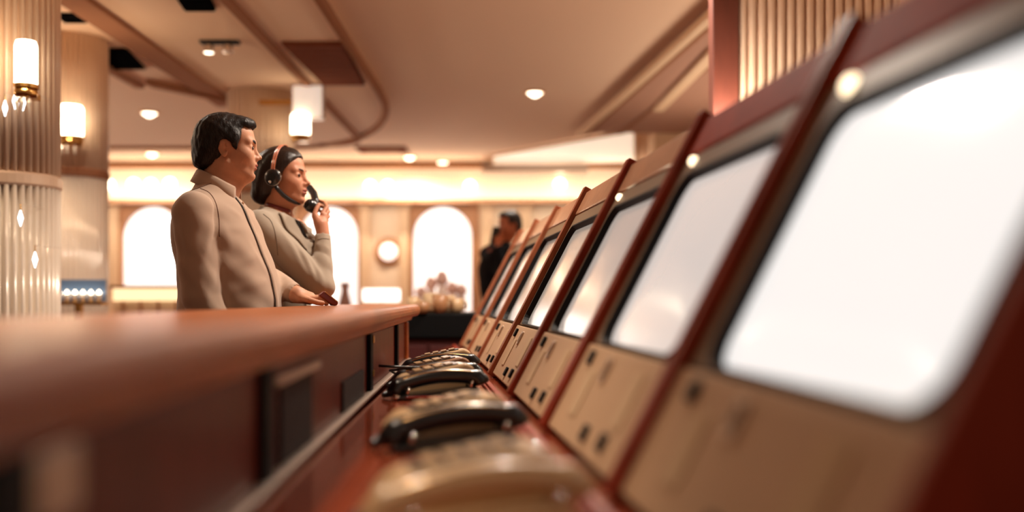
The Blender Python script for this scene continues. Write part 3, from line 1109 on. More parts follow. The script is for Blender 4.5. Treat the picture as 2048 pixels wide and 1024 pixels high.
def row(x, y):
    """local row coordinates (x to the right of the console foot line, y along the row) -> world xy"""
    return (RX + x * math.cos(RA) - y * math.sin(RA), x * math.sin(RA) + y * math.cos(RA))


de = empty('long_desk', (0, 0, 0), 0, 'long polished red brown desk carrying the consoles and telephones', 'desk')
DT = 0.82


def cnt_x(Y):
    return CX - 0.035 * Y + 0.006


poly = [(cnt_x(-0.3), -0.3), (row(0.62, -0.35)[0], -0.3), (row(0.62, 5.75)[0], 5.55), (cnt_x(4.3) - 0.02 + 0.1, 5.55), (cnt_x(4.2) + 0.03, 4.2)]
MB().prism(poly, DT - 0.04, DT, lambda x, y, t: (x, y, t)).build('desk_top', 'desk_wood', de, bevel=0.004)
for y in (0.1, 2.0, 3.9, 5.4):
    a = row(0.5, y)
    MB().box(a[0] - 0.45, a[0] + 0.02, y - 0.02, y + 0.02, 0, DT - 0.04).build('support_panel', 'panel_wood', de)
# raised ledge in front of the consoles
lv = MB()
for (xa, xb, z0, z1) in ((-0.054, -0.034, DT, DT + 0.008), (-0.048, -0.034, DT + 0.008, DT + 0.016)):
    a, b, c, d = row(xa, -0.3), row(xb, -0.3), row(xb, 5.5), row(xa, 5.5)
    lv.prism([a, b, c, d], z0, z1, lambda x, y, t: (x, y, t))
lv.build('raised_ledge', 'console_wood', de, bevel=0.002)

# ------------------------------------------------------------------ the row of leaning consoles
TH = math.radians(27.5)
SN, CS = math.sin(TH), math.cos(TH)
PITCH = 0.693
W = PITCH - 0.011
LV = 0.685


def fp(u, v, w):
    """front plane coordinates: u along the row, v up the slope, w out of the face"""
    return (v * SN - w * CS, u, v * CS + w * SN)


def slab(mb, pts, w0, w1):
    return mb.prism(pts, w0, w1, lambda p, q, t: fp(p, q, t))


def box_uvw(mb, u0, u1, v0, v1, w0, w1):
    return slab(mb, [(u0, v0), (u1, v0), (u1, v1), (u0, v1)], w0, w1)


SCREENS = {}


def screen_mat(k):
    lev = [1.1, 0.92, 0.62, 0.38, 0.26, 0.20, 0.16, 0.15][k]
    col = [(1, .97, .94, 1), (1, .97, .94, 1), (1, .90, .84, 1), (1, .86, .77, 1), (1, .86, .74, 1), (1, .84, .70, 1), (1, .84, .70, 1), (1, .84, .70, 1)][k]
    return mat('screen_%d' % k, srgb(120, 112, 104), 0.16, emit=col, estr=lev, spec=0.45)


def make_console(k, label):
    e = empty('console', (0, 0, DT), RA, label, 'console', 'row of leaning screen consoles')
    t = 0.0145
    # carcass behind the face
    D = 0.42
    topx, topz = LV * SN, LV * CS
    side = [(0.03, 0.0), (topx + 0.012, topz - 0.03), (topx + 0.16, topz - 0.05), (topx + 0.22, 0.0)]
    b = MB()
    b.prism(side, t, W - t, lambda x, z, u: (x, u, z))
    b.build('cabinet', 'panel_wood', e)
    # protruding wooden cheeks
    for u0 in (0.0, W - t):
        s = MB()
        a0 = fp(0, 0.0, 0.017)
        a1 = fp(0, LV + 0.02, 0.017)
        a2 = fp(0, LV + 0.02, -0.02)
        sp = [(0.003, 0.0), (a0[0], 0.012), (a1[0], a1[2]), (a2[0], a2[2]), (topx + 0.17, topz - 0.04), (topx + 0.235, 0.0)]
        s.prism(sp, u0, u0 + t, lambda x, z, u: (x, u, z))
        s.build('side_panel', 'console_wood' if k < 4 else 'cheek_tan', e, bevel=0.003)
    u0, u1 = t + 0.0006, W - t - 0.0006
    # lower control panel
    c = box_uvw(MB(), u0, u1, 0.012, 0.192, -0.010, 0.006).build('control_panel', 'beige_metal', e, bevel=0.004)
    for (uu, vv) in ((u1 - 0.10, 0.165), (u0 + 0.16, 0.05), (u0 + 0.30, 0.045)):
        q = MB()
        box_uvw(q, uu - 0.016, uu + 0.016, vv - 0.014, vv + 0.014, 0.006, 0.013)
        q.build('push_button', 'button_black', c, bevel=0.003)
    for (uu, vv, hh) in ((u1 - 0.17, 0.10, 0.045), (u0 + 0.14, 0.12, 0.045)):
        q = MB()
        box_uvw(q, uu - 0.03, uu + 0.03, vv - hh, vv + hh, 0.006, 0.0085)
        q.build('label_plate', 'paper', c, bevel=0.001)
    q = MB()
    fr = rrect(u0 + 0.36, u0 + 0.39, 0.13, 0.175, 0.006, 3)
    fi = rrect(u0 + 0.366, u0 + 0.384, 0.137, 0.168, 0.004, 3)
    q.loops([[fp(p, r, 0.006) for p, r in fr], [fp(p, r, 0.011) for p, r in fr], [fp(p, r, 0.011) for p, r in fi], [fp(p, r, 0.004) for p, r in fi]], False, True)
    cs = q.build('coin_slot', 'slot_metal', c)
    q = MB()
    slab(q, fi, 0.0045, 0.0065)
    q.build('slot_opening', 'button_black', c)
    # screen surround with rounded opening
    v0, v1 = 0.196, 0.60
    n = 6
    outer = rrect(u0, u1, v0, v1, 0.004, n)
    i1 = rrect(u0 + 0.032, u1 - 0.067, v0 + 0.002, v1 - 0.045, 0.045, n)
    i2 = rrect(u0 + 0.040, u1 - 0.075, v0 + 0.010, v1 - 0.055, 0.04, n)
    s = MB()
    s.loops([[fp(p, r, -0.03) for p, r in outer], [fp(p, r, 0.0) for p, r in outer], [fp(p, r, 0.003) for p, r in i1]], False, False)
    fro = s.build('screen_frame', 'frame_metal', e)
    s = MB()
    i1b = rrect(u0 + 0.0315, u1 - 0.0665, v0 + 0.0015, v1 - 0.0445, 0.045, n)
    s.loops([[fp(p, r, 0.001) for p, r in i1b], [fp(p, r, 0.006) for p, r in i1], [fp(p, r, 0.006) for p, r in rrect(u0 + 0.036, u1 - 0.070, v0 + 0.006, v1 - 0.05, 0.042, n)],
             [fp(p, r, -0.012) for p, r in i2]], False, False)
    s.build('gasket', 'black_rubber', fro)
    # slightly bulged glass
    s = MB()
    cu, cv = (u0 + u1) / 2 - 0.0175, (v0 + v1) / 2 - 0.023
    loops = []
    for sc_, ww in ((1.0, -0.011), (0.85, -0.008), (0.6, -0.005), (0.3, -0.004), (0.02, -0.0035)):
        loops.append([fp(cu + (p - cu) * sc_, cv + (r - cv) * sc_, ww) for p, r in i2])
    s.loops(loops, False, True)
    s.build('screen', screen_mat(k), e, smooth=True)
    # top board and corner stud, its glow standing in for a highlight
    box_uvw(MB(), u0, u1, v1 + 0.003, LV + 0.005, -0.04, 0.004).build('top_board', 'cap_wood' if k > 2 else 'board_wood', e, bevel=0.004)
    il = MB()
    lu, lv_ = u1 - 0.085, v1 - 0.018
    if 0 < k < 4:
        ring = lambda r, w: [fp(lu + r * math.cos(2 * PI * i / 16), lv_ + r * math.sin(2 * PI * i / 16), w) for i in range(16)]
        ir = 0.0135 if k == 1 else 0.010
        il.loops([ring(ir, 0.0), ring(ir, 0.006), ring(ir * 0.6, 0.011)], False, True)
        il.build('glint_stud', 'stud_glint', e, smooth=True)
    return e


CL = ['nearest console, mostly outside the picture at the lower right corner',
      'large blurred console with the biggest white screen at the right',
      'console directly behind the largest white screen, bright pink white screen',
      'third console back from the large white screen, pinkish screen',
      'sharp console in mid row beside the black telephones, grey pink screen',
      'console just beyond the sharp mid row one, narrow grey screen',
      'second last console of the row, thin sliver of screen',
      'farthest console at the end of the row near the dark suited person']
for k in range(1, 8):
    yk = (-0.06 + 0.6905 * k) / math.cos(RA)
    c = make_console(k, CL[k])
    p = row(0.0, yk + 0.004)
    c.location = (p[0], p[1], DT + 0.0008)

# ------------------------------------------------------------------ telephones
PHONE_HS = None


def handset_mesh(name):
    xs = np.arange(-0.135, 0.136, 0.003)
    ys = np.arange(-0.036, 0.037, 0.003)
    zs = np.arange(-0.05, 0.06, 0.003)
    g = Grid(xs, ys, zs)
    pts = []
    for k in range(9):
        t = -1 + 2 * k / 8
        pts.append((0.105 * t, 0.0, 0.015 * (1 - t * t) - 0.002))
    g.chain(pts, [0.019] * 9, 0.0)
    for sx in (-1, 1):
        g.capsule((0.104 * sx, 0, 0.0), (0.112 * sx, 0, -0.012), 0.017, 0.0235, 0.012)
        g.plane((0.112 * sx, 0, -0.019), (0.25 * sx, 0, -1.0))
    return g.mesh(name)


def make_phone(loc, rz, body, label, hmat='black_plastic'):
    e = empty('telephone', (loc[0], loc[1], loc[2] + 0.0008), rz, label, 'telephone', 'desk telephones in front of the consoles')
    b = MB()
    # low tray for the handset on the near side, sloping keypad block behind it
    prof = [(-0.112, 0.0), (0.104, 0.0), (0.106, 0.012), (0.098, 0.030), (-0.104, 0.012), (-0.113, 0.008)]
    b.prism(prof, -0.085, 0.0, lambda x, z, t: (x, t, z))
    b.build('handset_tray', 'black_plastic' if hmat == 'black_plastic' else body, e, bevel=0.005, seg=2)
    prof = [(-0.108, 0.0), (0.104, 0.0), (0.108, 0.014), (0.102, 0.078), (0.080, 0.088), (-0.086, 0.056), (-0.110, 0.030)]
    b = MB()
    b.prism(prof, -0.012, 0.088, lambda x, z, t: (x, t, z))
    b.build('base', body, e, bevel=0.010, seg=3)
    sl = math.atan2(0.032, 0.166)
    s2 = math.atan2(0.018, 0.202)

    def on(x, y, h):
        return (-0.086 + x * math.cos(sl) - h * math.sin(sl), y, 0.056 + x * math.sin(sl) + h * math.cos(sl))

    def low(x, y, h):
        return (-0.104 + x * math.cos(s2) - h * math.sin(s2), y, 0.012 + x * math.sin(s2) + h * math.cos(s2))

    six = [(0, 1, 3, 2), (4, 6, 7, 5), (0, 4, 5, 1), (2, 3, 7, 6), (0, 2, 6, 4), (1, 5, 7, 3)]
    kp = MB()
    kp.add([on(x, y, h) for x in (0.02, 0.150) for y in (0.004, 0.076) for h in (0.0, 0.003)], six)
    kpo = kp.build('keypad', 'black_plastic', e, bevel=0.001)
    ks = MB()
    for i in range(4):
        for j in range(3):
            x0, y0 = 0.034 + i * 0.028, 0.010 + j * 0.021
            ks.add([on(x, y, h) for x in (x0, x0 + 0.019) for y in (y0, y0 + 0.015) for h in (0.003, 0.007)], six)
    ks.build('keys', 'cream_plastic', kpo)
    for x in (0.020, 0.185):
        cr = MB()
        for y in (-0.078, -0.020):
            cr.tube([low(x, y, -0.003), low(x, y, 0.010), low(x + 0.006, y, 0.018)], [0.004, 0.004, 0.003], 8)
        cr.tube([low(x, -0.078, 0.007), low(x, -0.020, 0.007)], 0.003, 8)
        cr.build('cradle', 'chrome', e, smooth=True)
    me = PHONE_HS if hmat == 'black_plastic' else PHONE_HS.copy()
    if hmat != 'black_plastic':
        me.materials[0] = MATS[hmat]
    hs = bpy.data.objects.new('handset', me)
    link(hs, e)
    hs.location = low(0.104, -0.049, 0.0235)
    hs.rotation_euler = (0, -s2, 0)
    # metal trim along the back of the handset
    rows = []
    for k in range(21):
        t = -0.95 + 1.9 * k / 20
        z = 0.015 * (1 - t * t) - 0.002
        rows.append((0.105 * t, z))
    for y in (-0.0125, 0.0125):
        tr = MB().tube([(x, y, z + 0.0145) for x, z in rows], 0.0013, 6).build('metal_trim', 'brass', hs, smooth=True)
    cd = []
    for i in range(150):
        t = i / 149.0
        a = t * 2 * PI * 20
        cx = -0.116 - 0.022 * math.sin(PI * t)
        cy = -0.05 + 0.085 * t
        cz = 0.016 - 0.008 * math.sin(PI * t)
        cd.append((cx + 0.0045 * math.cos(a), cy, max(0.0045, cz + 0.0045 * math.sin(a))))
    MB().tube(cd, 0.0022, 6).build('coiled_cord', 'black_plastic', e, smooth=True)
    return e
PHONE_HS = handset_mesh('handset')
PHONE_HS.materials.append(MATS['black_plastic'])

PH = [(-0.200, 2.72, 0.14, 'cream_plastic', 'sharp black handset telephone on the desk, in focus before the mid consoles'),
      (-0.195, 3.02, 0.16, 'tan_plastic', 'telephone directly behind the sharp one, its black handset half hidden'),
      (-0.166, 3.50, 0.0, 'cream_plastic', 'farthest cream telephone on the desk near the counter end'),
      (-0.195, 1.84, 0.2, 'cream_plastic', 'blurred cream telephone with a dark handset in front of the sharp one'),
      (-0.192, 1.20, 0.15, 'cream_plastic', 'nearest strongly blurred cream telephone at the bottom edge')]
for x, y, rz, body, l in PH:
    p = row(x, y / math.cos(RA))
    make_phone((p[0], p[1], DT), RA + rz, body, l, 'cream_plastic' if y < 1.5 else 'black_plastic')
# black cable from the counter to the telephone behind the sharp one
pa = (cnt_x(2.86) + 0.012, 2.86, 0.892)
pb = row(-0.195 - 0.10, 3.0 / math.cos(RA))
tag(MB().tube([pa, (pa[0] + 0.05, 2.87, 0.888), (pa[0] + 0.11, 2.9, 0.884), (pb[0] - 0.03, 2.96, 0.872), (pb[0] + 0.012, 2.995, 0.843)], 0.004, 8).build('phone_cable', 'black_plastic', smooth=True),
    'thin black cable running from the counter front to the telephone behind the sharp one', 'cable')


def pen(loc, rz, label):
    e = empty('pen', loc, rz, label, 'pen')
    MB().lathe([(0.0035, 0.0), (0.0045, 0.01), (0.0045, 0.125), (0.003, 0.135)], 12, (0, 0, 0.0085), axis='x').build('barrel', 'red_lacquer', e, smooth=True)
    MB().lathe([(0.001, -0.022), (0.006, -0.018), (0.0085, -0.010), (0.006, -0.002), (0.004, 0.002)], 14, (0, 0, 0.0085), axis='x').build('cap', 'chrome', e, smooth=True)
    MB().lathe([(0.003, 0.135), (0.001, 0.148)], 10, (0, 0, 0.0085), axis='x').build('tip', 'brass', e, smooth=True)


pen(pix(800, 0, 2.60)[:2] + (DT,), 0.07, 'red pen with a chrome end lying in front of the sharp telephone')
e = empty('notepad', (row(-0.20, 2.28)[0], 2.30, DT + 0.0005), RA + 0.15, 'cream notepad lying between the sharp and the blurred telephone', 'notepad')
MB().box(-0.07, 0.07, -0.05, 0.05, 0, 0.012).build('paper_block', 'paper', e)
MB().box(-0.071, 0.071, 0.042, 0.051, 0, 0.0135).build('binding', 'tan_plastic', e)
e = empty('notepad', (row(-0.118, 2.5)[0], 2.5, DT + 0.0005), RA, 'small pale notepad by the console foot near the sharp telephone', 'notepad')
MB().box(-0.035, 0.035, -0.05, 0.05, 0, 0.010).build('paper_block', 'paper', e)
MB().box(-0.036, 0.036, 0.042, 0.051, 0, 0.0115).build('binding', 'tan_plastic', e)
e = empty('desk_bell', (row(-0.10, 1.52)[0], 1.52, DT + 0.0005), 0, 'small chrome desk bell beside the nearest telephone', 'bell')
MB().lathe([(0.034, 0), (0.034, 0.006), (0.028, 0.008)], 24).build('base', 'black_plastic', e)
MB().lathe([(0.03, 0.008), (0.028, 0.018), (0.018, 0.028), (0.004, 0.033)], 24).build('dome', 'chrome', e, smooth=True)
MB().lathe([(0.004, 0.032), (0.005, 0.04), (0.001, 0.042)], 12).build('plunger', 'brass', e, smooth=True)
e = empty('document_tray', (row(-0.205, 0.90)[0], 0.90, DT + 0.0005), RA, 'low cream tray with papers beside the nearest telephone', 'tray')
MB().box(-0.11, 0.11, -0.14, 0.10, 0, 0.008).build('tray_floor', 'cream_plastic', e, bevel=0.002)
fr = MB()
fr.box(-0.115, -0.108, -0.14, 0.10, 0, 0.035).box(0.108, 0.115, -0.14, 0.10, 0, 0.035).box(-0.115, 0.115, 0.10, 0.107, 0, 0.035)
fr.build('tray_rim', 'cream_plastic', e, bevel=0.002)
MB().box(-0.10, 0.10, -0.13, 0.09, 0.008, 0.018).build('papers', 'paper', e)


# ------------------------------------------------------------------ people
class Frame:
    def __init__(self, o, yaw, pitch=0.0, roll=0.0):
        self.o = np.array(o, float)
        cy, sy = math.cos(yaw), math.sin(yaw)
        fwd = np.array([cy, -sy, 0.0])
        rt = np.array([-sy, -cy, 0.0])
        up = np.array([0, 0, 1.0])
        cp, sp = math.cos(pitch), math.sin(pitch)
        f2 = fwd * cp + up * sp
        u2 = up * cp - fwd * sp
        cr, sr = math.cos(roll), math.sin(roll)
        r2 = rt * cr + u2 * sr
        u3 = u2 * cr - rt * sr
        self.R = np.stack([f2, r2, u3], 1)

    def P(self, f, s, u):
        return self.o + self.R @ np.array([f, s, u], float)

    def inv(self, X, Y, Z):
        return [(X - self.o[0]) * self.R[0, i] + (Y - self.o[1]) * self.R[1, i] + (Z - self.o[2]) * self.R[2, i] for i in range(3)]


def sculpt_head(g, fr, fem=False):
    P, R = fr.P, fr.R
    w = 0.94 if fem else 1.0

    def E(f, s, u, r, k, op='u'):
        g.ell(P(f, s, u), r, k, R, op)
    E(-0.004, 0, 0.043, (0.088, 0.073 * w, 0.072), 0.0)
    E(-0.030, 0, 0.020, (0.062, 0.066 * w, 0.062), 0.03)
    E(0.036, 0, -0.022, (0.056, 0.055 * w, 0.074), 0.025)
    E(0.044, 0, 0.052, (0.040, 0.052 * w, 0.04), 0.03)
    for s in (-1, 1):
        g.capsule(P(0.004, 0.053 * s * w, -0.046), P(0.066, 0.014 * s, -0.078 if not fem else -0.076), 0.015 if not fem else 0.012, 0.014 if not fem else 0.012, 0.03)
        E(0.058, 0.036 * s * w, -0.014, (0.027, 0.023, 0.026), 0.025)
        # brow ridge
        g.capsule(P(0.087, 0.010 * s, 0.029), P(0.074, 0.040 * s, 0.030), 0.0085 if not fem else 0.007, 0.008, 0.018)
        # eye socket, ball, lids
        E(0.095, 0.031 * s, 0.013, (0.013, 0.017, 0.011), 0.014, 's')
    E(0.072, 0, -0.078, (0.020, 0.021, 0.017) if not fem else (0.017, 0.017, 0.016), 0.022)
    # nose
    nt = 0.107 if not fem else 0.110
    g.capsule(P(0.0865, 0, 0.018), P(nt - 0.003, 0, -0.014), 0.0065, 0.008 if not fem else 0.0065, 0.014)
    E(nt, 0, -0.0175, (0.0095, 0.0085, 0.0075) if not fem else (0.0088, 0.0072, 0.0066), 0.006)
    for s in (-1, 1):
        E(0.0965, 0.0115 * s * w, -0.0215, (0.010, 0.0062, 0.0066), 0.007)
        E(0.1045, 0.0062 * s, -0.0275, (0.0055, 0.0026, 0.0035), 0.003, 's')
    # philtrum mound and mouth
    E(0.082, 0, -0.046, (0.016, 0.026, 0.022), 0.018)
    full = 1.0 if not fem else 1.15
    E(0.0945, 0, -0.0432, (0.0085, 0.0190, 0.0050 * full), 0.005)
    E(0.0925, 0, -0.0555, (0.0088, 0.0175, 0.0058 * full), 0.005)
    E(0.104, 0, -0.0492, (0.014, 0.020, 0.0014), 0.003, 's')
    E(0.098, 0, -0.0665, (0.010, 0.02, 0.0055), 0.012, 's')
    # eyelids around the ball
    for s in (-1, 1):
        E(0.0765, 0.031 * s, 0.0105, (0.0128, 0.0142, 0.0125), 0.006)
        g.ell(P(0.0895, 0.0315 * s, 0.0095), (0.0075, 0.0108, 0.0042), 0.002, R, 's')
        g.capsule(P(0.0885, 0.021 * s, 0.0125), P(0.0805, 0.042 * s, 0.012), 0.0022, 0.002, 0.004)
    # ears
    for s in (-1, 1):
        tilt = 0.22
        Re = R @ np.array([[math.cos(tilt), 0, -math.sin(tilt)], [0, 1, 0], [math.sin(tilt), 0, math.cos(tilt)]])
        Re = Re @ np.array([[1, 0, 0], [0, 1, 0], [0, 0, 1]])
        yaw = 0.35 * s
        Re = Re @ np.array([[math.cos(yaw), -math.sin(yaw), 0], [math.sin(yaw), math.cos(yaw), 0], [0, 0, 1]])
        g.ell(P(-0.006, 0.075 * s * w, 0.001), (0.0165, 0.0065, 0.0275), 0.005, Re)
        g.ell(P(0.000, 0.0815 * s * w, 0.003), (0.0080, 0.0075, 0.0155), 0.003, Re, 's')
        g.ell(P(0.002, 0.078 * s * w, -0.003), (0.0045, 0.0060, 0.0060), 0.002, Re, 's')
        E(-0.002, 0.078 * s * w, -0.020, (0.008, 0.005, 0.008), 0.004)


def finger(g, pts, r0=0.0088, r1=0.0068, k=0.006):
    n = len(pts)
    g.chain(pts, [r0 + (r1 - r0) * i / (n - 1) for i in range(n)], k * 0.5)


def skin_mesh(g, fr, name, mats, parent):
    me = g.mesh(name, 1)
    for m in mats:
        me.materials.append(MATS[m])
    n = len(me.polygons)
    cen = np.empty(n * 3, np.float32)
    me.polygons.foreach_get('center', cen)
    c = cen.reshape(-1, 3)
    f, s, u = fr.inv(c[:, 0], c[:, 1], c[:, 2])
    uu = u + 0.0495
    lip = (f > 0.084) & ((s / 0.0215) ** 2 + (uu / 0.0125) ** 2 < 1)
    mi = np.zeros(n, np.int32)
    mi[lip] = 1
    me.polygons.foreach_set('material_index', mi)
    o = bpy.data.objects.new(name, me)
    link(o, parent)
    return o


def part_mesh(g, name, m, parent, it=1):
    me = g.mesh(name, it)
    me.materials.append(MATS[m] if isinstance(m, str) else m)
    o = bpy.data.objects.new(name, me)
    link(o, parent)
    return o


def add_eyes(fr, parent, iris='iris_brown', gaze=0.0):
    cg, sg = math.cos(gaze), math.sin(gaze)
    G_ = np.array([[cg, -sg, 0], [sg, cg, 0], [0, 0, 1]])
    for s in (-1, 1):
        c = fr.P(0.0785, 0.031 * s, 0.0098)
        mb = MB()
        prof = [(0.0118 * math.sin(PI * k / 14), -0.0118 * math.cos(PI * k / 14)) for k in range(15)]
        loops = []
        for r, h in prof:
            loops.append([tuple(c + fr.R @ np.array([h, r * math.cos(2 * PI * i / 18), r * math.sin(2 * PI * i / 18)])) for i in range(18)])
        mb.loops(loops)
        eb = mb.build('eyeball', 'eye_white', parent, smooth=True)
        loops = []
        for r, h in ((0.0001, 0.01225), (0.0034, 0.0119), (0.0066, 0.0102)):
            loops.append([tuple(c + fr.R @ G_ @ np.array([h, r * math.cos(2 * PI * i / 18), r * math.sin(2 * PI * i / 18)])) for i in range(18)])
        MB().loops(loops).build('iris', iris, eb, smooth=True)


def add_brows(fr, parent, m, thick=0.0036, fem=False):
    for s in (-1, 1):
        pts = [(0.0945, 0.010, 0.0285), (0.0930, 0.021, 0.0325), (0.0865, 0.034, 0.0345), (0.0750, 0.0455, 0.0300)]
        mb = MB()
        loops = []
        for i, (f, ss, u) in enumerate(pts):
            th = thick * (1.0, 1.15, 0.9, 0.35)[i]
            c = fr.P(f, ss * s, u)
            loops.append([tuple(c + fr.R @ np.array([0.0034 * math.cos(2 * PI * q / 8), 0, th * math.sin(2 * PI * q / 8)])) for q in range(8)])
        mb.loops(loops).build('eyebrow', m, parent, smooth=True)


def ring_surface(rings, closed=False):
    """open band through rows of points"""
    mb = MB()
    n = len(rings[0])
    v = [tuple(p) for r in rings for p in r]
    f = []
    for k in range(len(rings) - 1):
        for i in range(n if closed else n - 1):
            j = (i + 1) % n
            f.append((k * n + i, k * n + j, (k + 1) * n + j, (k + 1) * n + i))
    return mb.add(v, f)


mat('skin_man', srgb(206, 150, 118), 0.5, spec=0.35, sss=0.12, vary=0.07, vscale=30, bump=0.08, bscale=400)
mat('lips_man', srgb(170, 96, 78), 0.4, sss=0.1)
mat('skin_woman', srgb(190, 130, 100), 0.5, spec=0.35, sss=0.12, vary=0.06, vscale=30, bump=0.06, bscale=400)
mat('lips_woman', srgb(174, 100, 84), 0.32, sss=0.1)
mat('skin_far', srgb(190, 110, 74), 0.5)
mat('lips_far', srgb(150, 84, 66), 0.5)
mat('eye_white', srgb(196, 178, 164), 0.15, coat=0.5)
mat('iris_brown', srgb(40, 24, 16), 0.1, coat=0.8)
mat('hair_black', srgb(26, 18, 15), 0.5, bump=0.7, bscale=140, bstretch=(1.0, 1.0, 0.16), vary=0.5, vscale=60, stretch=(1, 1, 0.12))
mat('hair_brown', srgb(34, 21, 15), 0.30, bump=1.0, bscale=110, bstretch=(1.0, 1.0, 0.10), vary=0.5, vscale=70, stretch=(1, 1, 0.08))
mat('shirt_beige', srgb(184, 156, 134), 0.9, sheen=0.2, bump=0.06, bscale=900)
mat('shirt_dark', srgb(112, 76, 56), 0.85)
mat('knit_grey', srgb(158, 142, 124), 0.9, sheen=0.2, bump=0.08, bscale=800)
mat('seam_grey', srgb(96, 80, 66), 0.9)
mat('trousers_dark', srgb(30, 30, 34), 0.85, bump=0.2, bscale=500)
mat('shoe_leather', srgb(30, 20, 16), 0.35, coat=0.3)
mat('suit_dark', srgb(15, 13, 17), 0.95, spec=0.15)
mat('choker_red', srgb(110, 22, 22), 0.35, coat=0.4)
mat('band_orange', srgb(206, 120, 84), 0.35, coat=0.3)
mat('wallet_leather', srgb(120, 44, 28), 0.4, coat=0.2, bump=0.2, bscale=200)
mat('nail_red', srgb(120, 20, 22), 0.2, coat=0.6)


def person_root(px0, Y0, label):
    X0 = (px0 - 1024) / F * Y0
    phi = math.atan2(-X0, Y0)
    return empty('person', (X0, Y0, 0), phi, label, 'person')


def lower_body(root, ca, cb, yaw, top, hip_r, mtr, waist=0.15):
    """trousers and shoes"""
    fr = Frame((ca, cb, 0), yaw)
    g = Grid(spaced((ca - 0.34, ca + 0.34, 0.012)), spaced((cb - 0.34, cb + 0.34, 0.012)), spaced((0.03, top + 0.04, 0.012)))
    g.loft([(top - 0.25, ca, cb, hip_r * 0.72, hip_r * 1.02), (top - 0.14, ca, cb, hip_r * 0.8, hip_r * 1.05), (top, ca, cb, waist * 0.80, waist)], yaw)
    for s in (-1, 1):
        g.chain([fr.P(0.0, 0.085 * s, top - 0.22), fr.P(0.015, 0.095 * s, 0.48), fr.P(-0.015, 0.105 * s, 0.07)], [0.088, 0.066, 0.055], 0.03)
    g.plane((0, 0, 0.055), (0, 0, -1))
    part_mesh(g, 'trousers', mtr, root)
    for s in (-1, 1):
        c = fr.P(0.06, 0.11 * s, 0)
        g = Grid(spaced((c[0] - 0.2, c[0] + 0.2, 0.008)), spaced((c[1] - 0.2, c[1] + 0.2, 0.008)), spaced((-0.02, 0.12, 0.008)))
        g.ell(fr.P(0.045, 0.11 * s, 0.03), (0.14, 0.048, 0.042), 0.0, fr.R)
        g.capsule(fr.P(-0.02, 0.108 * s, 0.045), fr.P(-0.02, 0.108 * s, 0.075), 0.045, 0.042, 0.03)
        g.plane((0, 0, 0.001), (0, 0, -1))
        part_mesh(g, 'shoe', 'shoe_leather', root)


def mesh_bvh(o):
    from mathutils.bvhtree import BVHTree
    return BVHTree.FromPolygons([v.co.copy() for v in o.data.vertices], [tuple(p.vertices) for p in o.data.polygons])


mat('hair_strand_black', srgb(34, 23, 18), 0.55, spec=0.3)
mat('hair_strand_brown', srgb(48, 30, 20), 0.42, spec=0.4)


def strands(hair, head, n, length, m, seed, crown=None, back=False):
    """fine locks lying on the hair"""
    rs = np.random.RandomState(seed)
    me = hair.data
    bvh = mesh_bvh(hair)
    k = len(me.vertices)
    mb = MB()
    for vi in rs.randint(0, k, n):
        p = np.array(me.vertices[int(vi)].co)
        f, s, u = [float(q) for q in head.inv(*p)]
        pts = []
        ln = length * (0.6 + 0.7 * rs.rand())
        jit = rs.normal(0, 0.16, 3)
        for st in range(6):
            loc, nor, _, _ = bvh.find_nearest(Vector(p))
            nor = np.array(nor)
            fl, sl_, ul = [float(q) for q in head.inv(*p)]
            if crown is not None:
                d = np.array([fl - crown[0], sl_ - crown[1], ul - crown[2]])
                d = d / (np.linalg.norm(d) + 1e-6)
                if fl > 0.0 and ul > 0.06:
                    d = d * 0.5 + np.array([0.9, 0.3, 0.0])
            else:
                d = np.array([-0.9, 0.25 * np.sign(sl_), -0.55 if ul > 0.02 else -0.9])
            d = head.R @ (d + jit)
            d = d - nor * (d @ nor)
            d /= np.linalg.norm(d) + 1e-6
            lift = 0.0008 + 0.0016 * (st / 5.0) * (0.0 if back else 1.0)
            pts.append((np.array(loc) + nor * lift, np.cross(nor, d)))
            p = np.array(loc) + d * ln / 5
        w = 0.0007
        n0 = len(mb.v)
        for i, (q, sd) in enumerate(pts):
            ww = w * (1 - 0.8 * (i / 5.0)) * (0.5 if i == 0 else 1)
            mb.v += [tuple(q - sd * ww), tuple(q + sd * ww)]
        for i in range(5):
            a = n0 + 2 * i
            mb.f.append((a, a + 1, a + 3, a + 2))
    return tag(mb.build('strands', m, hair, smooth=True), kind='stuff')


def seam_line(o, Q, pts, r, m, parent, n=26, lift=0.0006):
    """stitched seam: points seen from the front dropped onto the garment"""
    bvh = mesh_bvh(o)
    P2 = np.array(pts, float)
    t = np.linspace(0, len(P2) - 1, n)
    xs = smooth_interp(t, np.arange(len(P2)), P2[:, 0])
    ys = smooth_interp(t, np.arange(len(P2)), P2[:, 1])
    out = []
    for x, y in zip(xs, ys):
        q = Q(x, y, -0.5)
        hit, nor, _, _ = bvh.ray_cast(Vector(q), Vector((0, 1, 0)))
        if hit is not None:
            out.append(np.array(hit) + np.array(nor) * lift)
    if len(out) > 3:
        MB().tube(out, r, 6).build('seam', m, parent, smooth=True)


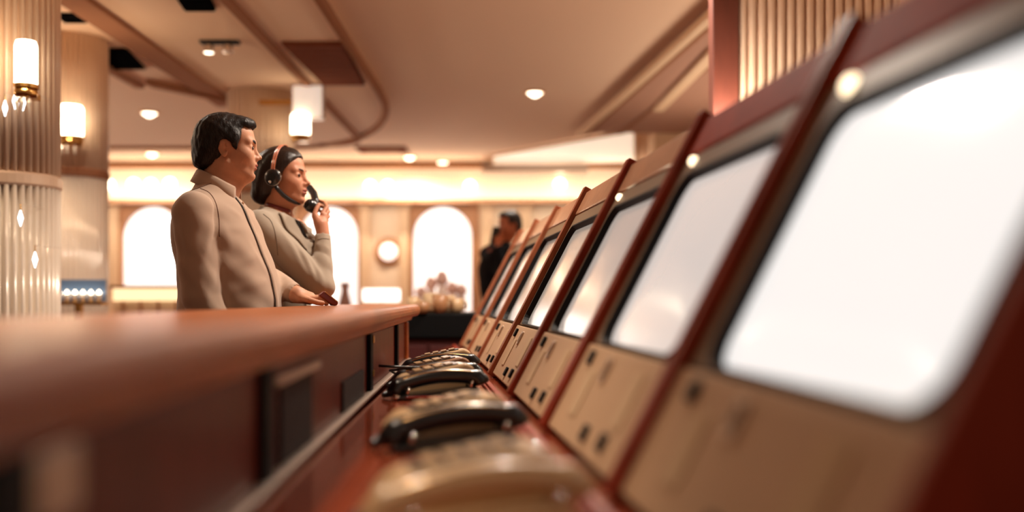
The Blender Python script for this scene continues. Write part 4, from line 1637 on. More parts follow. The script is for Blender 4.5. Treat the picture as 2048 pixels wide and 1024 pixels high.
# ---------------- the man in the beige shirt
def build_man():
    px0, Y0, S = 440, 3.4, 602.0
    root = person_root(px0, Y0, 'man in a beige collared shirt standing in profile behind the counter')

    def Q(px, py, b=0.0):
        return np.array([(px - px0) / (S * 1.036), b, EYE - (py - HOR) / S])
    head = Frame(Q(452, 303), math.radians(3), 0.0)
    yaw = math.radians(25)
    T = Frame((-0.016, 0.0, 0.0), yaw)
    shR, elR, wrR = T.P(0.0, 0.160, 1.350), np.array([-0.058, -0.188, 1.085]), np.array([0.03, -0.205, 0.870])
    shL, elL, wrL = T.P(0.0, -0.160, 1.350), np.array([0.125, 0.20, 1.165]), np.array([0.250, 0.0, 1.093])
    g = Grid(spaced((-0.22, 0.40, 0.0030)), spaced((-0.29, 0.29, 0.0032)),
             spaced((0.68, 1.04, 0.005), (1.13, 0.0028), (1.38, 0.006), (1.71, 0.0026)))
    sculpt_head(g, head)
    # neck
    g.capsule(head.P(-0.012, 0, -0.045), Q(434, 400), 0.053, 0.062, 0.025)
    g.capsule(head.P(0.038, 0, -0.105), Q(452, 398), 0.018, 0.03, 0.03)
    # trunk and arms under the clothes
    g.loft([(0.75, 0.03, 0, 0.11, 0.14), (0.95, 0.03, 0, 0.12, 0.15), (1.14, 0.025, 0, 0.125, 0.15), (1.30, -0.01, 0, 0.10, 0.16), (1.38, -0.016, 0, 0.08, 0.13),
            (1.42, -0.015, 0, 0.055, 0.08)], yaw, 0.02)
    g.chain([shR, elR, wrR], [0.048, 0.038, 0.028], 0.02)
    g.chain([shL, elL, wrL], [0.048, 0.038, 0.027], 0.02)
    g.capsule(Q(434, 400), shR, 0.05, 0.048, 0.02)
    g.capsule(Q(434, 400), shL, 0.05, 0.048, 0.02)
    # left hand resting on the counter top
    z0 = 1.055
    g.capsule(wrL, (0.292, -0.008, 1.081), 0.026, 0.022, 0.012)
    g.capsule((0.262, -0.028, 1.082), (0.305, -0.036, 1.076), 0.016, 0.0125, 0.012)
    g.capsule((0.264, 0.014, 1.085), (0.310, 0.026, 1.079), 0.016, 0.0125, 0.012)
    kn = [(0.304, -0.040, 1.078), (0.313, -0.018, 1.083), (0.315, 0.005, 1.083), (0.308, 0.027, 1.079)]
    ln = [0.036, 0.047, 0.050, 0.042]
    for (a, b, z), l in zip(kn, ln):
        db = (b + 0.005) * 0.15
        finger(g, [(a, b, z), (a + l * 0.55, b + db, z + 0.003), (a + l * 0.95, b + db * 1.6, z - 0.010), (a + l * 1.1, b + db * 2, z0 + 0.0075)], 0.0098, 0.0075)
    finger(g, [(0.268, -0.036, 1.080), (0.288, -0.062, 1.074), (0.312, -0.068, 1.067), (0.330, -0.064, 1.0645)], 0.0115, 0.0085)
    # right hand hanging
    g.capsule(wrR, (0.040, -0.207, 0.800), 0.026, 0.030, 0.012)
    for i in range(4):
        a0 = np.array([0.014 + 0.016 * i, -0.222 + 0.008 * i, 0.788])
        finger(g, [a0, a0 + (0.018, 0.0, -0.036), a0 + (0.016, 0.012, -0.066), a0 + (0.006, 0.022, -0.084 + 0.006 * abs(i - 1))], 0.0095, 0.0075)
    finger(g, [(0.052, -0.20, 0.835), (0.082, -0.195, 0.800), (0.090, -0.19, 0.768)], 0.0115, 0.0085)
    skin_mesh(g, head, 'body', ['skin_man', 'lips_man'], root)
    add_eyes(head, root, gaze=0.35)
    add_brows(head, root, 'hair_black', 0.0046)

    # hair
    o = head.o
    g = Grid(spaced((o[0] - 0.13, o[0] + 0.13, 0.0026)), spaced((o[1] - 0.11, o[1] + 0.11, 0.0028)), spaced((o[2] - 0.10, o[2] + 0.15, 0.0026)))
    g.ell(head.P(-0.010, 0, 0.046), (0.094, 0.082, 0.083), 0, head.R)
    g.ell(head.P(-0.046, 0, 0.008), (0.063, 0.075, 0.066), 0.02, head.R)
    g.ell(head.P(-0.070, 0, -0.034), (0.036, 0.055, 0.030), 0.02, head.R)
    g.ell(head.P(0.052, 0, 0.090), (0.046, 0.056, 0.026), 0.022, head.R)
    g.ell(head.P(0.03, 0, 0.03), (0.040, 0.080, 0.045), 0.02, head.R)
    hp = [(0.098, 0.082), (0.098, 0.14), (-0.13, 0.14), (-0.13, -0.055), (-0.098, -0.062), (-0.082, -0.066), (-0.056, -0.064), (-0.030, -0.045), (-0.010, -0.022), (-0.020, 0.004), (-0.014, 0.026), (0.004, 0.031),
          (0.018, 0.022), (0.024, 0.010), (0.034, -0.002), (0.040, 0.012), (0.047, 0.036), (0.051, 0.050), (0.052, 0.070), (0.058, 0.077), (0.075, 0.076)]
    X, Y, Z = np.ix_(*g.ax)
    f, s, u = head.inv(X, Y, Z)
    pd = poly_sd(hp, f, u).astype(np.float32)
    g.D = -smin(-g.D, -pd, 0.004)
    tuft = 0.0010 * np.sin(150 * u + 60 * f + 40 * s) * np.sin(90 * f - 130 * s) + 0.0007 * np.sin(330 * s + 90 * u) + 0.0006 * np.sin(260 * f - 120 * u)
    g.D = g.D + tuft.astype(np.float32)
    strands(part_mesh(g, 'hair', 'hair_black', root), head, 2600, 0.026, 'hair_strand_black', 11, crown=(-0.045, 0.01, 0.115))

    # shirt
    g = Grid(spaced((-0.24, 0.34, 0.0042)), spaced((-0.31, 0.31, 0.0048)), spaced((0.80, 1.50, 0.0044)))
    lev = [(0.86, 0.03, 0, 0.152, 0.180), (0.95, 0.032, 0, 0.158, 0.185), (1.05, 0.034, 0, 0.160, 0.185), (1.14, 0.030, 0, 0.153, 0.182), (1.24, 0.006, 0, 0.140, 0.185),
           (1.32, -0.012, 0, 0.126, 0.180), (1.385, -0.018, 0, 0.100, 0.145), (1.425, -0.018, 0, 0.072, 0.090), (1.475, -0.012, 0, 0.056, 0.060)]
    g.loft(lev, yaw, 0)
    g.capsule(Q(427, 394), shR, 0.050, 0.060, 0.03)
    g.capsule(Q(430, 396), shL, 0.050, 0.060, 0.03)
    g.chain([shR + (0.004, 0, 0), elR, wrR], [0.067, 0.060, 0.044], 0.010)
    g.chain([shL, elL], [0.066, 0.056], 0.02)
    g.chain([elL, wrL - (wrL - elL) * 0.09], [0.055, 0.036], 0.02)
    # folds: armpit, chest drag lines, sleeve twists
    def on_front(px, py):
        pt = Q(px, py)
        zl = np.array([x[0] for x in lev])
        l = smooth_interp(np.array([pt[2]]), zl, np.array([x[4] for x in lev]))[0]
        lf = smooth_interp(np.array([pt[2]]), zl, np.array([x[3] for x in lev]))[0]
        ca = smooth_interp(np.array([pt[2]]), zl, np.array([x[1] for x in lev]))[0]
        d = min(1.0, abs(pt[0] - ca) / (0.45 * l + 0.55 * lf))
        pt[1] = -math.sqrt(max(0.0, 1 - d * d)) * (0.6 * l + 0.4 * lf)
        return pt
    for a, b, amp, sg in (((440, 455), (458, 500), 0.004, 0.012), ((440, 470), (488, 458), 0.003, 0.016), ((444, 520), (452, 590), 0.005, 0.014),
                          ((460, 540), (520, 510), 0.004, 0.016), ((470, 580), (540, 560), 0.005, 0.016), ((455, 420), (500, 440), 0.003, 0.014), ((500, 480), (538, 545), 0.004, 0.014)):
        g.ridge(on_front(*a), on_front(*b), amp, sg)
    U = elR - shR
    for t0, t1, o0, o1, amp in ((0.15, 0.55, (0.050, -0.040, 0), (0.02, -0.062, 0), 0.006), (0.35, 0.8, (-0.02, -0.06, 0), (0.040, -0.045, 0), 0.005), (0.6, 1.0, (-0.045, -0.04, 0), (0.02, -0.06, 0), 0.007),
                                (0.75, 1.05, (0.045, -0.04, 0), (0.0, -0.062, 0), 0.006), (0.1, 0.7, (-0.05, -0.035, 0), (-0.035, -0.05, 0), -0.004)):
        g.ridge(shR + U * t0 + o0, shR + U * t1 + o1, amp, 0.013)
    for k in range(5):
        c = elL + (wrL - elL) * (0.3 + 0.13 * k)
        g.ridge(c + (-0.026, -0.036, 0.0), c + (0.012, -0.008, 0.040), 0.005 if k % 2 else -0.005, 0.009)
    g.displace(lambda X, Y, Z: 0.0018 * np.sin(38 * X + 25 * Z + 14 * Y) * np.sin(21 * Z - 30 * X) + 0.0011 * np.sin(70 * Z + 40 * X + 20 * Y))
    # neck opening, hem, cuffs
    g.plane(Q(432, 371), (0.50, 0.0, 0.87))
    _X, _Y, _Z = np.ix_(*g.ax)
    g.D = np.where((_Z < 0.90) & (_Y > -0.135), 0.5, g.D).astype(np.float32)
    ax = (wrL - elL) / np.linalg.norm(wrL - elL)
    g.put(lambda X, Y, Z: np.sqrt((X - wrL[0] - .014) ** 2 + (Y - wrL[1]) ** 2 + (Z - wrL[2]) ** 2) - 0.036, wrL - 0.05, wrL + 0.06, 0.002, 's')
    g.put(lambda X, Y, Z: np.sqrt((X - wrR[0] - .02) ** 2 + (Y - wrR[1]) ** 2 + (Z - wrR[2] + .03) ** 2) - 0.044, wrR - 0.07, wrR + 0.06, 0.002, 's')
    # shoulder seam groove
    n_ = T.R[:, 1] * 0.92 + np.array([0, 0, 0.25])
    c0 = T.P(0.0, 0.150, 1.37)

    def seam(X, Y, Z):
        d = (X - c0[0]) * n_[0] + (Y - c0[1]) * n_[1] + (Z - c0[2]) * n_[2]
        r = np.sqrt((X - c0[0]) ** 2 + (Y - c0[1]) ** 2 + (Z - c0[2]) ** 2)
        return 0.0035 * np.exp(-(d / 0.004) ** 2) * (r < 0.13)
    g.displace(seam)
    sh = part_mesh(g, 'shirt', 'shirt_beige', root, 3)
    # shirt front: placket strip following the chest
    bvh = mesh_bvh(sh)
    zz = np.array([x[0] for x in lev])
    L = [np.array([x[i] for x in lev]) for i in range(1, 5)]

    def chest(z, s, out=0.0):
        a, b, rf, rs_ = [smooth_interp(np.array([z]), zz, l)[0] for l in L]
        f = rf * (1 - min(0.999, abs(s / rs_)) ** 2.3) ** (1 / 2.3) + out
        fr = Frame((a, b, z), yaw)
        hit = bvh.ray_cast(Vector(fr.P(0.30, s, 0)), Vector(-fr.R[:, 0]))[0]
        return np.array(hit) + fr.R[:, 0] * out if hit is not None else fr.P(f, s, 0)
    rows = []
    for k in range(26):
        z = 1.425 - (1.425 - 0.91) * k / 25
        rows.append([chest(z, s, o) for s, o in ((0.017, -0.003), (0.015, 0.0045), (-0.015, 0.0045), (-0.017, -0.003))])
    ring_surface(rows).build('placket', 'shirt_beige', sh, smooth=True)
    rows = []
    for k in range(20):
        z = 1.435 - (1.435 - 0.95) * k / 19
        w_ = 0.0022 if k > 6 else 0.0055 - 0.0005 * k
        rows.append([chest(z, 0.018 + s * w_, 0.0035) for s in (1, -1)])
    ring_surface(rows).build('placket_edge', 'black_trim', sh, smooth=True)
    for z in (1.395,):
        c = chest(z, 0.0, 0.005)
        fr = Frame(c, yaw)
        l = [[tuple(fr.P(h, r * math.cos(2 * PI * i / 12), r * math.sin(2 * PI * i / 12))) for i in range(12)] for r, h in ((0.0055, 0), (0.005, 0.0022), (0.0015, 0.0018))]
        MB().loops(l).build('button', 'tan_plastic', sh, smooth=True)
    seam_line(sh, Q, [(402, 384), (420, 394), (432, 415), (438, 445), (439, 480)], 0.0011, 'shirt_dark', sh)
    seam_line(sh, Q, [(372, 392), (396, 384), (424, 372)], 0.0010, 'shirt_dark', sh)
    # collar: stand and folded leaf
    base = Q(434, 372)
    cf = Frame(base, yaw * 0.6, -0.42)
    rows = [[], [], [], [], [], []]
    N = 40
    for i in range(N + 1):
        t = math.radians(27) + (2 * PI - math.radians(54)) * i / N
        fr_ = math.cos(t)
        front = max(0.0, fr_)
        tip = max(0.0, 1 - min(i, N - i) / 7.0)
        st = 0.022 + 0.006 * (1 - front)
        for j, (ra, h) in enumerate(((0.063, -0.022), (0.0635, 0.0), (0.065, st * 0.8), (0.069, st), (0.076, st - 0.006), (0.080 + 0.009 * max(0, fr_) + 0.006 * tip, -0.022 - 0.018 * tip))):
            rows[j].append(cf.P((ra + 0.004) * math.cos(t) + (0.008 * tip if j == 5 else 0), ra * 1.02 * math.sin(t), h))
    co = ring_surface(rows).build('collar', 'shirt_beige', sh, smooth=True)
    sm = co.modifiers.new('thickness', 'SOLIDIFY')
    sm.thickness = 0.003
    # dark inner collar at the opening
    rows = []
    for k in range(6):
        rows.append([cf.P(0.060 + 0.006 * k * 0.6, s * (0.010 + 0.0005 * k), 0.014 - 0.012 * k) for s in (1, -1)])
    ring_surface(rows).build('collar_lining', 'shirt_dark', sh, smooth=True)
    # cuff bands
    fr = Frame(wrL - ax * 0.012, 0)
    lower_body(root, 0.03, 0.0, yaw, 0.95, 0.17, 'trousers_dark', 0.165)
    g = Grid(spaced((-0.16, 0.22, 0.006)), spaced((-0.19, 0.19, 0.006)), spaced((0.88, 0.96, 0.006)))
    g.loft([(0.895, 0.03, 0, 0.146, 0.176), (0.935, 0.03, 0, 0.146, 0.176)], yaw)
    part_mesh(g, 'belt', 'black_trim', root)
    # wallet in his hand
    w = MB()
    c = np.array([0.352, -0.03, 1.082])
    wr = empty('wallet', tuple(root.matrix_basis @ Vector((0, 0, 0))), root.rotation_euler[2], 'red brown leather wallet held under the fingers of the man on the counter', 'wallet')
    hv = MB()
    hv.prism([(0.318, 1.0905), (0.336, 1.1055), (0.384, 1.066), (0.378, 1.0555), (0.366, 1.0555)], -0.06, 0.005, lambda x, z, t: (x, t, z))
    hv.build('leather_cover', 'wallet_leather', wr, bevel=0.004)
    hv = MB()
    hv.prism([(0.338, 1.1015), (0.341, 1.1035), (0.382, 1.0695), (0.380, 1.067)], -0.064, 0.009, lambda x, z, t: (x, t, z))
    hv.build('banknote', 'paper', wr)
    return root


# ---------------- the woman with the headset
def build_woman():
    px0, Y0, S = 560, 3.95, 518.0
    root = person_root(px0, Y0, 'woman in a grey buttonless jacket wearing a headset and holding a black handset')

    def Q(px, py, b=0.0):
        return np.array([(px - px0) / (S * 1.026), b, EYE - (py - HOR) / S])
    head = Frame(Q(562, 360), math.radians(22), 0.02)
    yaw = math.radians(28)
    T = Frame((-0.005, 0.0, 0.0), yaw)
    sR, eR, wR = T.P(0.0, 0.150, 1.352), np.array([0.150, -0.165, 1.125]), np.array([0.160, -0.085, 1.325])
    sL, eL, wL = T.P(0.0, -0.150, 1.352), np.array([0.04, 0.20, 1.10]), np.array([0.05, 0.16, 0.87])
    g = Grid(spaced((-0.21, 0.235, 0.0027)), spaced((-0.25, 0.24, 0.0032)),
             spaced((0.70, 1.24, 0.010), (1.30, 0.005), (1.64, 0.0026)))
    sculpt_head(g, head, True)
    g.capsule(head.P(-0.015, 0, -0.045), Q(553, 432), 0.045, 0.050, 0.025)
    g.capsule(head.P(0.030, 0, -0.10), Q(566, 432), 0.014, 0.022, 0.03)
    g.loft([(0.75, 0.01, 0, 0.10, 0.14), (0.95, 0.01, 0, 0.10, 0.14), (1.12, 0.01, 0, 0.08, 0.11), (1.28, 0, 0, 0.085, 0.13), (1.36, -0.008, 0, 0.07, 0.11),
            (1.40, -0.008, 0, 0.05, 0.07)], yaw, 0.02)
    g.chain([sR, eR, wR], [0.040, 0.033, 0.022], 0.02)
    g.chain([sL, eL, wL], [0.040, 0.033, 0.022], 0.02)
    g.capsule(Q(553, 435), sR, 0.042, 0.04, 0.02)
    g.capsule(Q(553, 435), sL, 0.042, 0.04, 0.02)
    # right hand closed round the handset
    g.capsule(wR, (0.152, -0.078, 1.362), 0.0215, 0.024, 0.012)
    g.capsule((0.156, -0.080, 1.345), (0.132, -0.076, 1.392), 0.018, 0.014, 0.014)
    g.capsule((0.160, -0.074, 1.350), (0.164, -0.060, 1.396), 0.018, 0.015, 0.014)
    kn = [((0.158, -0.066, 1.404), (0.176, -0.046, 1.432), (0.168, -0.018, 1.452), (0.146, -0.006, 1.462)),
          ((0.164, -0.056, 1.396), (0.182, -0.036, 1.416), (0.174, -0.008, 1.432), (0.152, 0.004, 1.440)),
          ((0.166, -0.046, 1.386), (0.182, -0.026, 1.398), (0.176, -0.002, 1.412), (0.154, 0.010, 1.419)),
          ((0.164, -0.040, 1.374), (0.177, -0.022, 1.382), (0.171, 0.0, 1.392), (0.152, 0.008, 1.398))]
    for p in kn:
        finger(g, p, 0.0088, 0.0066)
    finger(g, [(0.136, -0.082, 1.376), (0.128, -0.078, 1.402), (0.136, -0.070, 1.424), (0.144, -0.062, 1.438)], 0.0105, 0.0078)
    # left hand hanging
    g.capsule(wL, wL + np.array([0.02, -0.01, -0.06]), 0.021, 0.025, 0.012)
    for i in range(4):
        a0 = wL + np.array([0.005 + 0.012 * i, -0.03 + 0.012 * i, -0.07])
        finger(g, [a0, a0 + (0.01, 0, -0.034), a0 + (0.006, -0.01, -0.062), a0 + (-0.002, -0.016, -0.078)], 0.0082, 0.0064)
    finger(g, [wL + (0.03, -0.02, -0.03), wL + (0.052, -0.03, -0.055), wL + (0.056, -0.034, -0.08)], 0.0095, 0.0072)
    skin_mesh(g, head, 'body', ['skin_woman', 'lips_woman'], root)
    add_eyes(head, root, gaze=0.45)
    add_brows(head, root, 'hair_brown', 0.0030)

    # hair: smooth, swept back, ending in a roll at the nape
    o = head.o
    g = Grid(spaced((o[0] - 0.15, o[0] + 0.13, 0.0028)), spaced((o[1] - 0.12, o[1] + 0.12, 0.0028)), spaced((o[2] - 0.12, o[2] + 0.16, 0.0028)))
    g.ell(head.P(-0.008, 0, 0.047), (0.097, 0.080, 0.081), 0, head.R)
    g.ell(head.P(-0.052, 0, -0.010), (0.058, 0.076, 0.072), 0.03, head.R)
    g.ell(head.P(-0.072, 0, -0.056), (0.040, 0.062, 0.038), 0.03, head.R)
    g.ell(head.P(0.040, 0, 0.066), (0.046, 0.066, 0.048), 0.02, head.R)
    for s_ in (-1, 1):
        g.ell(head.P(0.012, 0.058 * s_, 0.012), (0.034, 0.021, 0.052), 0.02, head.R)
    hp = [(0.090, 0.088), (0.10, 0.15), (-0.15, 0.15), (-0.15, -0.03), (-0.118, -0.082), (-0.085, -0.098), (-0.055, -0.094), (-0.034, -0.082), (-0.012, -0.062), (0.004, -0.035),
          (0.016, -0.022), (0.024, 0.002), (0.034, 0.022), (0.050, 0.044), (0.066, 0.064), (0.078, 0.080)]
    X, Y, Z = np.ix_(*g.ax)
    f, s, u = head.inv(X, Y, Z)
    # hairline runs higher over the middle of the forehead than at the temples
    pd = poly_sd(hp, f + 0.10 * np.abs(s) * 0.0, u).astype(np.float32)
    g.D = -smin(-g.D, -pd, 0.005)
    part = 0.003 * np.exp(-((s + 0.018) / 0.004) ** 2) * (u > 0.07) * (f > -0.02)
    lock = 0.0012 * np.sin(190 * (u * 0.4 + f * 0.25) + 60 * s) + 0.0010 * np.sin(340 * (s * 0.6 + f * 0.25 - u * 0.1))
    g.D = g.D + (part + lock).astype(np.float32)
    strands(part_mesh(g, 'hair', 'hair_brown', root), head, 2200, 0.045, 'hair_strand_brown', 12, back=True)

    # jacket
    g = Grid(spaced((-0.24, 0.24, 0.0040)), spaced((-0.28, 0.28, 0.0046)), spaced((0.82, 1.47, 0.0044)))
    lev = [(0.80, 0.012, 0, 0.135, 0.180), (0.92, 0.008, 0, 0.115, 0.165), (1.02, 0.006, 0, 0.100, 0.142), (1.12, 0.010, 0, 0.100, 0.132), (1.21, 0.008, 0, 0.110, 0.145),
           (1.28, 0.004, 0, 0.116, 0.155), (1.345, -0.006, 0, 0.095, 0.135), (1.385, -0.010, 0, 0.078, 0.098), (1.42, -0.010, 0, 0.066, 0.070), (1.46, -0.008, 0, 0.060, 0.062)]
    g.loft(lev, yaw, 0)
    for s_ in (-1, 1):
        g.ell(T.P(0.085, 0.062 * s_, 1.262), (0.052, 0.058, 0.058), 0.035, T.R)
    g.capsule(Q(553, 438), sR, 0.050, 0.054, 0.03)
    g.capsule(Q(553, 438), sL, 0.050, 0.054, 0.03)
    g.chain([sR, eR], [0.056, 0.050], 0.012)
    g.chain([eR, eR + (wR - eR) * 0.97], [0.048, 0.029], 0.012)
    g.chain([sL, eL], [0.056, 0.048], 0.025)
    g.chain([eL, eL + (wL - eL) * 0.95], [0.047, 0.032], 0.018)
    # folds fanning from the bent elbow and along the upper arm
    U = eR - sR
    for t, dl, amp in ((0.25, 0.5, 0.005), (0.45, 0.35, -0.004), (0.55, 0.4, 0.006), (0.70, 0.25, -0.006), (0.80, 0.2, 0.007)):
        g.ridge(sR + U * t + (0.030, -0.040, 0.030), sR + U * min(1.0, t + dl) + (0.005, -0.052, -0.012), amp, 0.011)
    for k in range(6):
        c = eR + (wR - eR) * (0.10 + 0.13 * k)
        g.ridge(c + (-0.036, -0.020, 0.014), c + (0.026, -0.036, -0.012), 0.005 if k % 2 else -0.005, 0.009)
    g.ridge(sR + (-0.03, -0.045, -0.05), sR + (0.055, -0.05, -0.15), -0.005, 0.010)
    g.displace(lambda X, Y, Z: 0.0014 * np.sin(44 * X + 30 * Z + 14 * Y) * np.sin(26 * Z - 30 * X) + 0.0008 * np.sin(80 * Z + 50 * X))
    g.plane(Q(555, 425), (0.36, 0.0, 0.93))
    g.plane((0, 0, 0.86), (0, 0, -1))
    for w_ in (wR, wL):
        dv = np.array([0, 0, 0.014]) if w_ is wR else np.array([0.004, 0, -0.016])
        c = w_ + dv
        g.put(lambda X, Y, Z: np.sqrt((X - c[0]) ** 2 + (Y - c[1]) ** 2 + (Z - c[2]) ** 2) - 0.030, c - 0.04, c + 0.04, 0.002, 's')
    jk = part_mesh(g, 'jacket', 'knit_grey', root, 2)
    zz = np.array([x[0] for x in lev])
    L = [np.array([x[i] for x in lev]) for i in range(1, 5)]

    def chest(z, s, out=0.0):
        a, b, rf, rs_ = [smooth_interp(np.array([z]), zz, l)[0] for l in L]
        f = rf * (1 - min(0.97, abs(s / rs_)) ** 2.3) ** (1 / 2.3)
        fr = Frame((a, b, z), yaw)
        hit = bvh.ray_cast(Vector(fr.P(f + 0.045, s, 0)), Vector(-fr.R[:, 0]))[0]
        return np.array(hit) + fr.R[:, 0] * out if hit is not None else fr.P(f + out, s, 0)
    bvh = mesh_bvh(jk)
    # wide lapel falling from the neck to the waist on each side
    for sd, nm in ((1, 'lapel'), (-1, 'lapel')):
        rows = []
        for k in range(24):
            t = k / 23.0
            z = 1.405 - t * 0.30
            inner = 0.026 * (1 - t) + 0.004
            wd = 0.012 + 0.060 * math.sin(PI * (0.30 + 0.62 * t)) ** 1.2
            r_ = []
            for j in range(7):
                q = j / 6.0
                s_ = sd * (inner + wd * q)
                lift = 0.007 + 0.004 * q
                if j == 0:
                    lift = 0.002
                r_.append(chest(z, s_, lift))
            rows.append(r_)
        lo = ring_surface(rows).build(nm, 'knit_grey', jk, smooth=True)
        sm = lo.modifiers.new('thickness', 'SOLIDIFY')
        sm.thickness = 0.004
    # dark opening line between the lapels
    rows = []
    for k in range(22):
        z = 1.40 - 0.48 * k / 21
        w_ = 0.012 * (1 - k / 21.0) + 0.0018
        rows.append([chest(z, sg * w_, 0.004) for sg in (1, -1)])
    ring_surface(rows).build('jacket_opening', 'black_trim', jk, smooth=True)
    seam_line(jk, Q, [(528, 436), (543, 450), (552, 478), (556, 515)], 0.0011, 'seam_grey', jk)
    seam_line(jk, Q, [(634, 482), (645, 480), (657, 481)], 0.0010, 'seam_grey', jk)
    # soft collar roll round the neck
    cf = Frame(Q(556, 430), yaw * 0.8, -0.34)
    rows = [[] for _ in range(7)]
    N = 40
    for i in range(N + 1):
        t = math.radians(20) + (2 * PI - math.radians(40)) * i / N
        tip = max(0.0, 1 - min(i, N - i) / 8.0)
        for j, (ra, h) in enumerate(((0.054, -0.012), (0.055, 0.002), (0.059, 0.010), (0.066, 0.010), (0.076, 0.0), (0.088 + 0.012 * tip, -0.020 - 0.012 * tip), (0.094 + 0.020 * tip, -0.036 - 0.024 * tip))):
            rows[j].append(cf.P(ra * math.cos(t), ra * 1.04 * math.sin(t), h))
    co = ring_surface(rows).build('collar', 'knit_grey', jk, smooth=True)
    sm = co.modifiers.new('thickness', 'SOLIDIFY')
    sm.thickness = 0.004
    # red choker
    kf = Frame(Q(557, 417), yaw * 0.8, -0.34)
    mb = MB()
    loops = []
    for i in range(48):
        t = 2 * PI * i / 48
        ra = 0.0505
        c = np.array([ra * math.cos(t), ra * 1.0 * math.sin(t), 0.004])
        er = np.array([math.cos(t), math.sin(t), 0])
        loops.append([tuple(kf.P(*(c + er * (0.0035 * math.cos(q)) + np.array([0, 0, 0.0075 * math.sin(q)])))) for q in [2 * PI * j / 8 for j in range(8)]])
    loops.append(loops[0])
    mb.loops(loops, False, False).build('choker', 'choker_red', root, smooth=True)
    MB().lathe([(0.001, -0.006), (0.006, 0), (0.001, 0.006)], 10, tuple(kf.P(0.052, 0.012, -0.004))).build('pendant', 'chrome', root)
    lower_body(root, 0.012, 0.0, yaw, 0.93, 0.165, 'trousers_dark', 0.15)

    # headset
    hs = empty('headset', root.location, root.rotation_euler[2], 'black headset with an orange headband worn by the woman', 'headset')

    def disc(c, prof, n=28, side=1):
        return [[tuple(head.P(c[0] + r * math.cos(2 * PI * i / n), c[1] + side * h, c[2] + r * math.sin(2 * PI * i / n))) for i in range(n)] for r, h in prof]
    for sd in (1, -1):
        y0 = 0.079 * sd
        cup = MB().loops(disc((0.002, y0, 0.0), ((0.024, -0.006), (0.031, -0.002), (0.0315, 0.008), (0.028, 0.014), (0.012, 0.017), (0.001, 0.0175)), side=sd)).build('ear_cup', 'black_plastic', hs, smooth=True)
        MB().loops(disc((0.002, y0, 0.0), ((0.0318, 0.004), (0.0335, 0.006), (0.0318, 0.008), (0.0305, 0.006)), side=sd), False, False).build('rim', 'chrome', cup, smooth=True)
        MB().loops(disc((-0.006, y0, -0.018), ((0.006, 0.012), (0.005, 0.018), (0.001, 0.019)), side=sd)).build('knob', 'chrome', cup, smooth=True)
    for off, mm in ((-0.0042, 'band_orange'), (0.0042, 'band_orange'), (0.0, 'black_trim')):
        rows = []
        for i in range(41):
            t = PI * i / 40
            s_, u_ = 0.0885 * math.cos(t), 0.020 + 0.1145 * math.sin(t) ** 0.85
            fx = 0.002 + 0.014 * math.sin(t)
            wd = 0.0034 if mm == 'band_orange' else 0.0016
            k_ = 1.0 if mm == 'band_orange' else 0.995
            rows.append([head.P(fx + off - wd, s_ * k_, u_ * k_), head.P(fx + off + wd, s_ * k_, u_ * k_)])
        bo = ring_surface(rows).build('headband', mm, hs, smooth=True)
        sm = bo.modifiers.new('thickness', 'SOLIDIFY')
        sm.thickness = 0.0025
    pts = [head.P(0.004, 0.078, -0.024), head.P(0.015, 0.070, -0.045), head.P(0.031, 0.056, -0.066), head.P(0.049, 0.042, -0.082), head.P(0.066, 0.027, -0.0925), head.P(0.078, 0.010, -0.097)]
    MB().tube(pts, [0.007, 0.008, 0.0085, 0.008, 0.007, 0.005], 10).build('microphone_arm', 'black_plastic', hs, smooth=True)

    # handset held to the mouth
    ho = empty('telephone_handset', root.location, root.rotation_euler[2], 'black telephone handset held up to the mouth by the woman', 'telephone handset')
    g = Grid(spaced((0.0, 0.19, 0.0026)), spaced((-0.09, 0.14, 0.0026)), spaced((1.39, 1.58, 0.0026)))
    hp_ = [np.array(p) for p in ((0.126, -0.042, 1.432), (0.134, -0.022, 1.458), (0.128, 0.010, 1.488), (0.112, 0.046, 1.514), (0.086, 0.082, 1.532), (0.055, 0.102, 1.538))]
    g.chain(hp_, [0.014, 0.0145, 0.0145, 0.014, 0.0135, 0.0135], 0.006)
    g.capsule((0.128, -0.044, 1.428), (0.114, -0.050, 1.436), 0.0235, 0.0255, 0.012)
    g.capsule((0.060, 0.104, 1.540), (0.048, 0.092, 1.543), 0.022, 0.023, 0.01)
    part_mesh(g, 'grip', 'black_plastic', ho)
    c = np.array([0.1035, -0.0545, 1.4415])
    d = np.array([-0.80, -0.34, 0.46])
    d /= np.linalg.norm(d)
    MB().tube([c + d * -0.004, c + d * 0.006], [0.0225, 0.019], 20).build('mouthpiece', 'black_trim', ho, smooth=False)
    MB().tube([(0.138, -0.046, 1.412), (0.146, -0.03, 1.37), (0.14, 0.0, 1.30), (0.15, 0.06, 1.2), (0.17, 0.08, 1.08)], 0.003, 8).build('cord', 'black_plastic', ho, smooth=True)
    return root


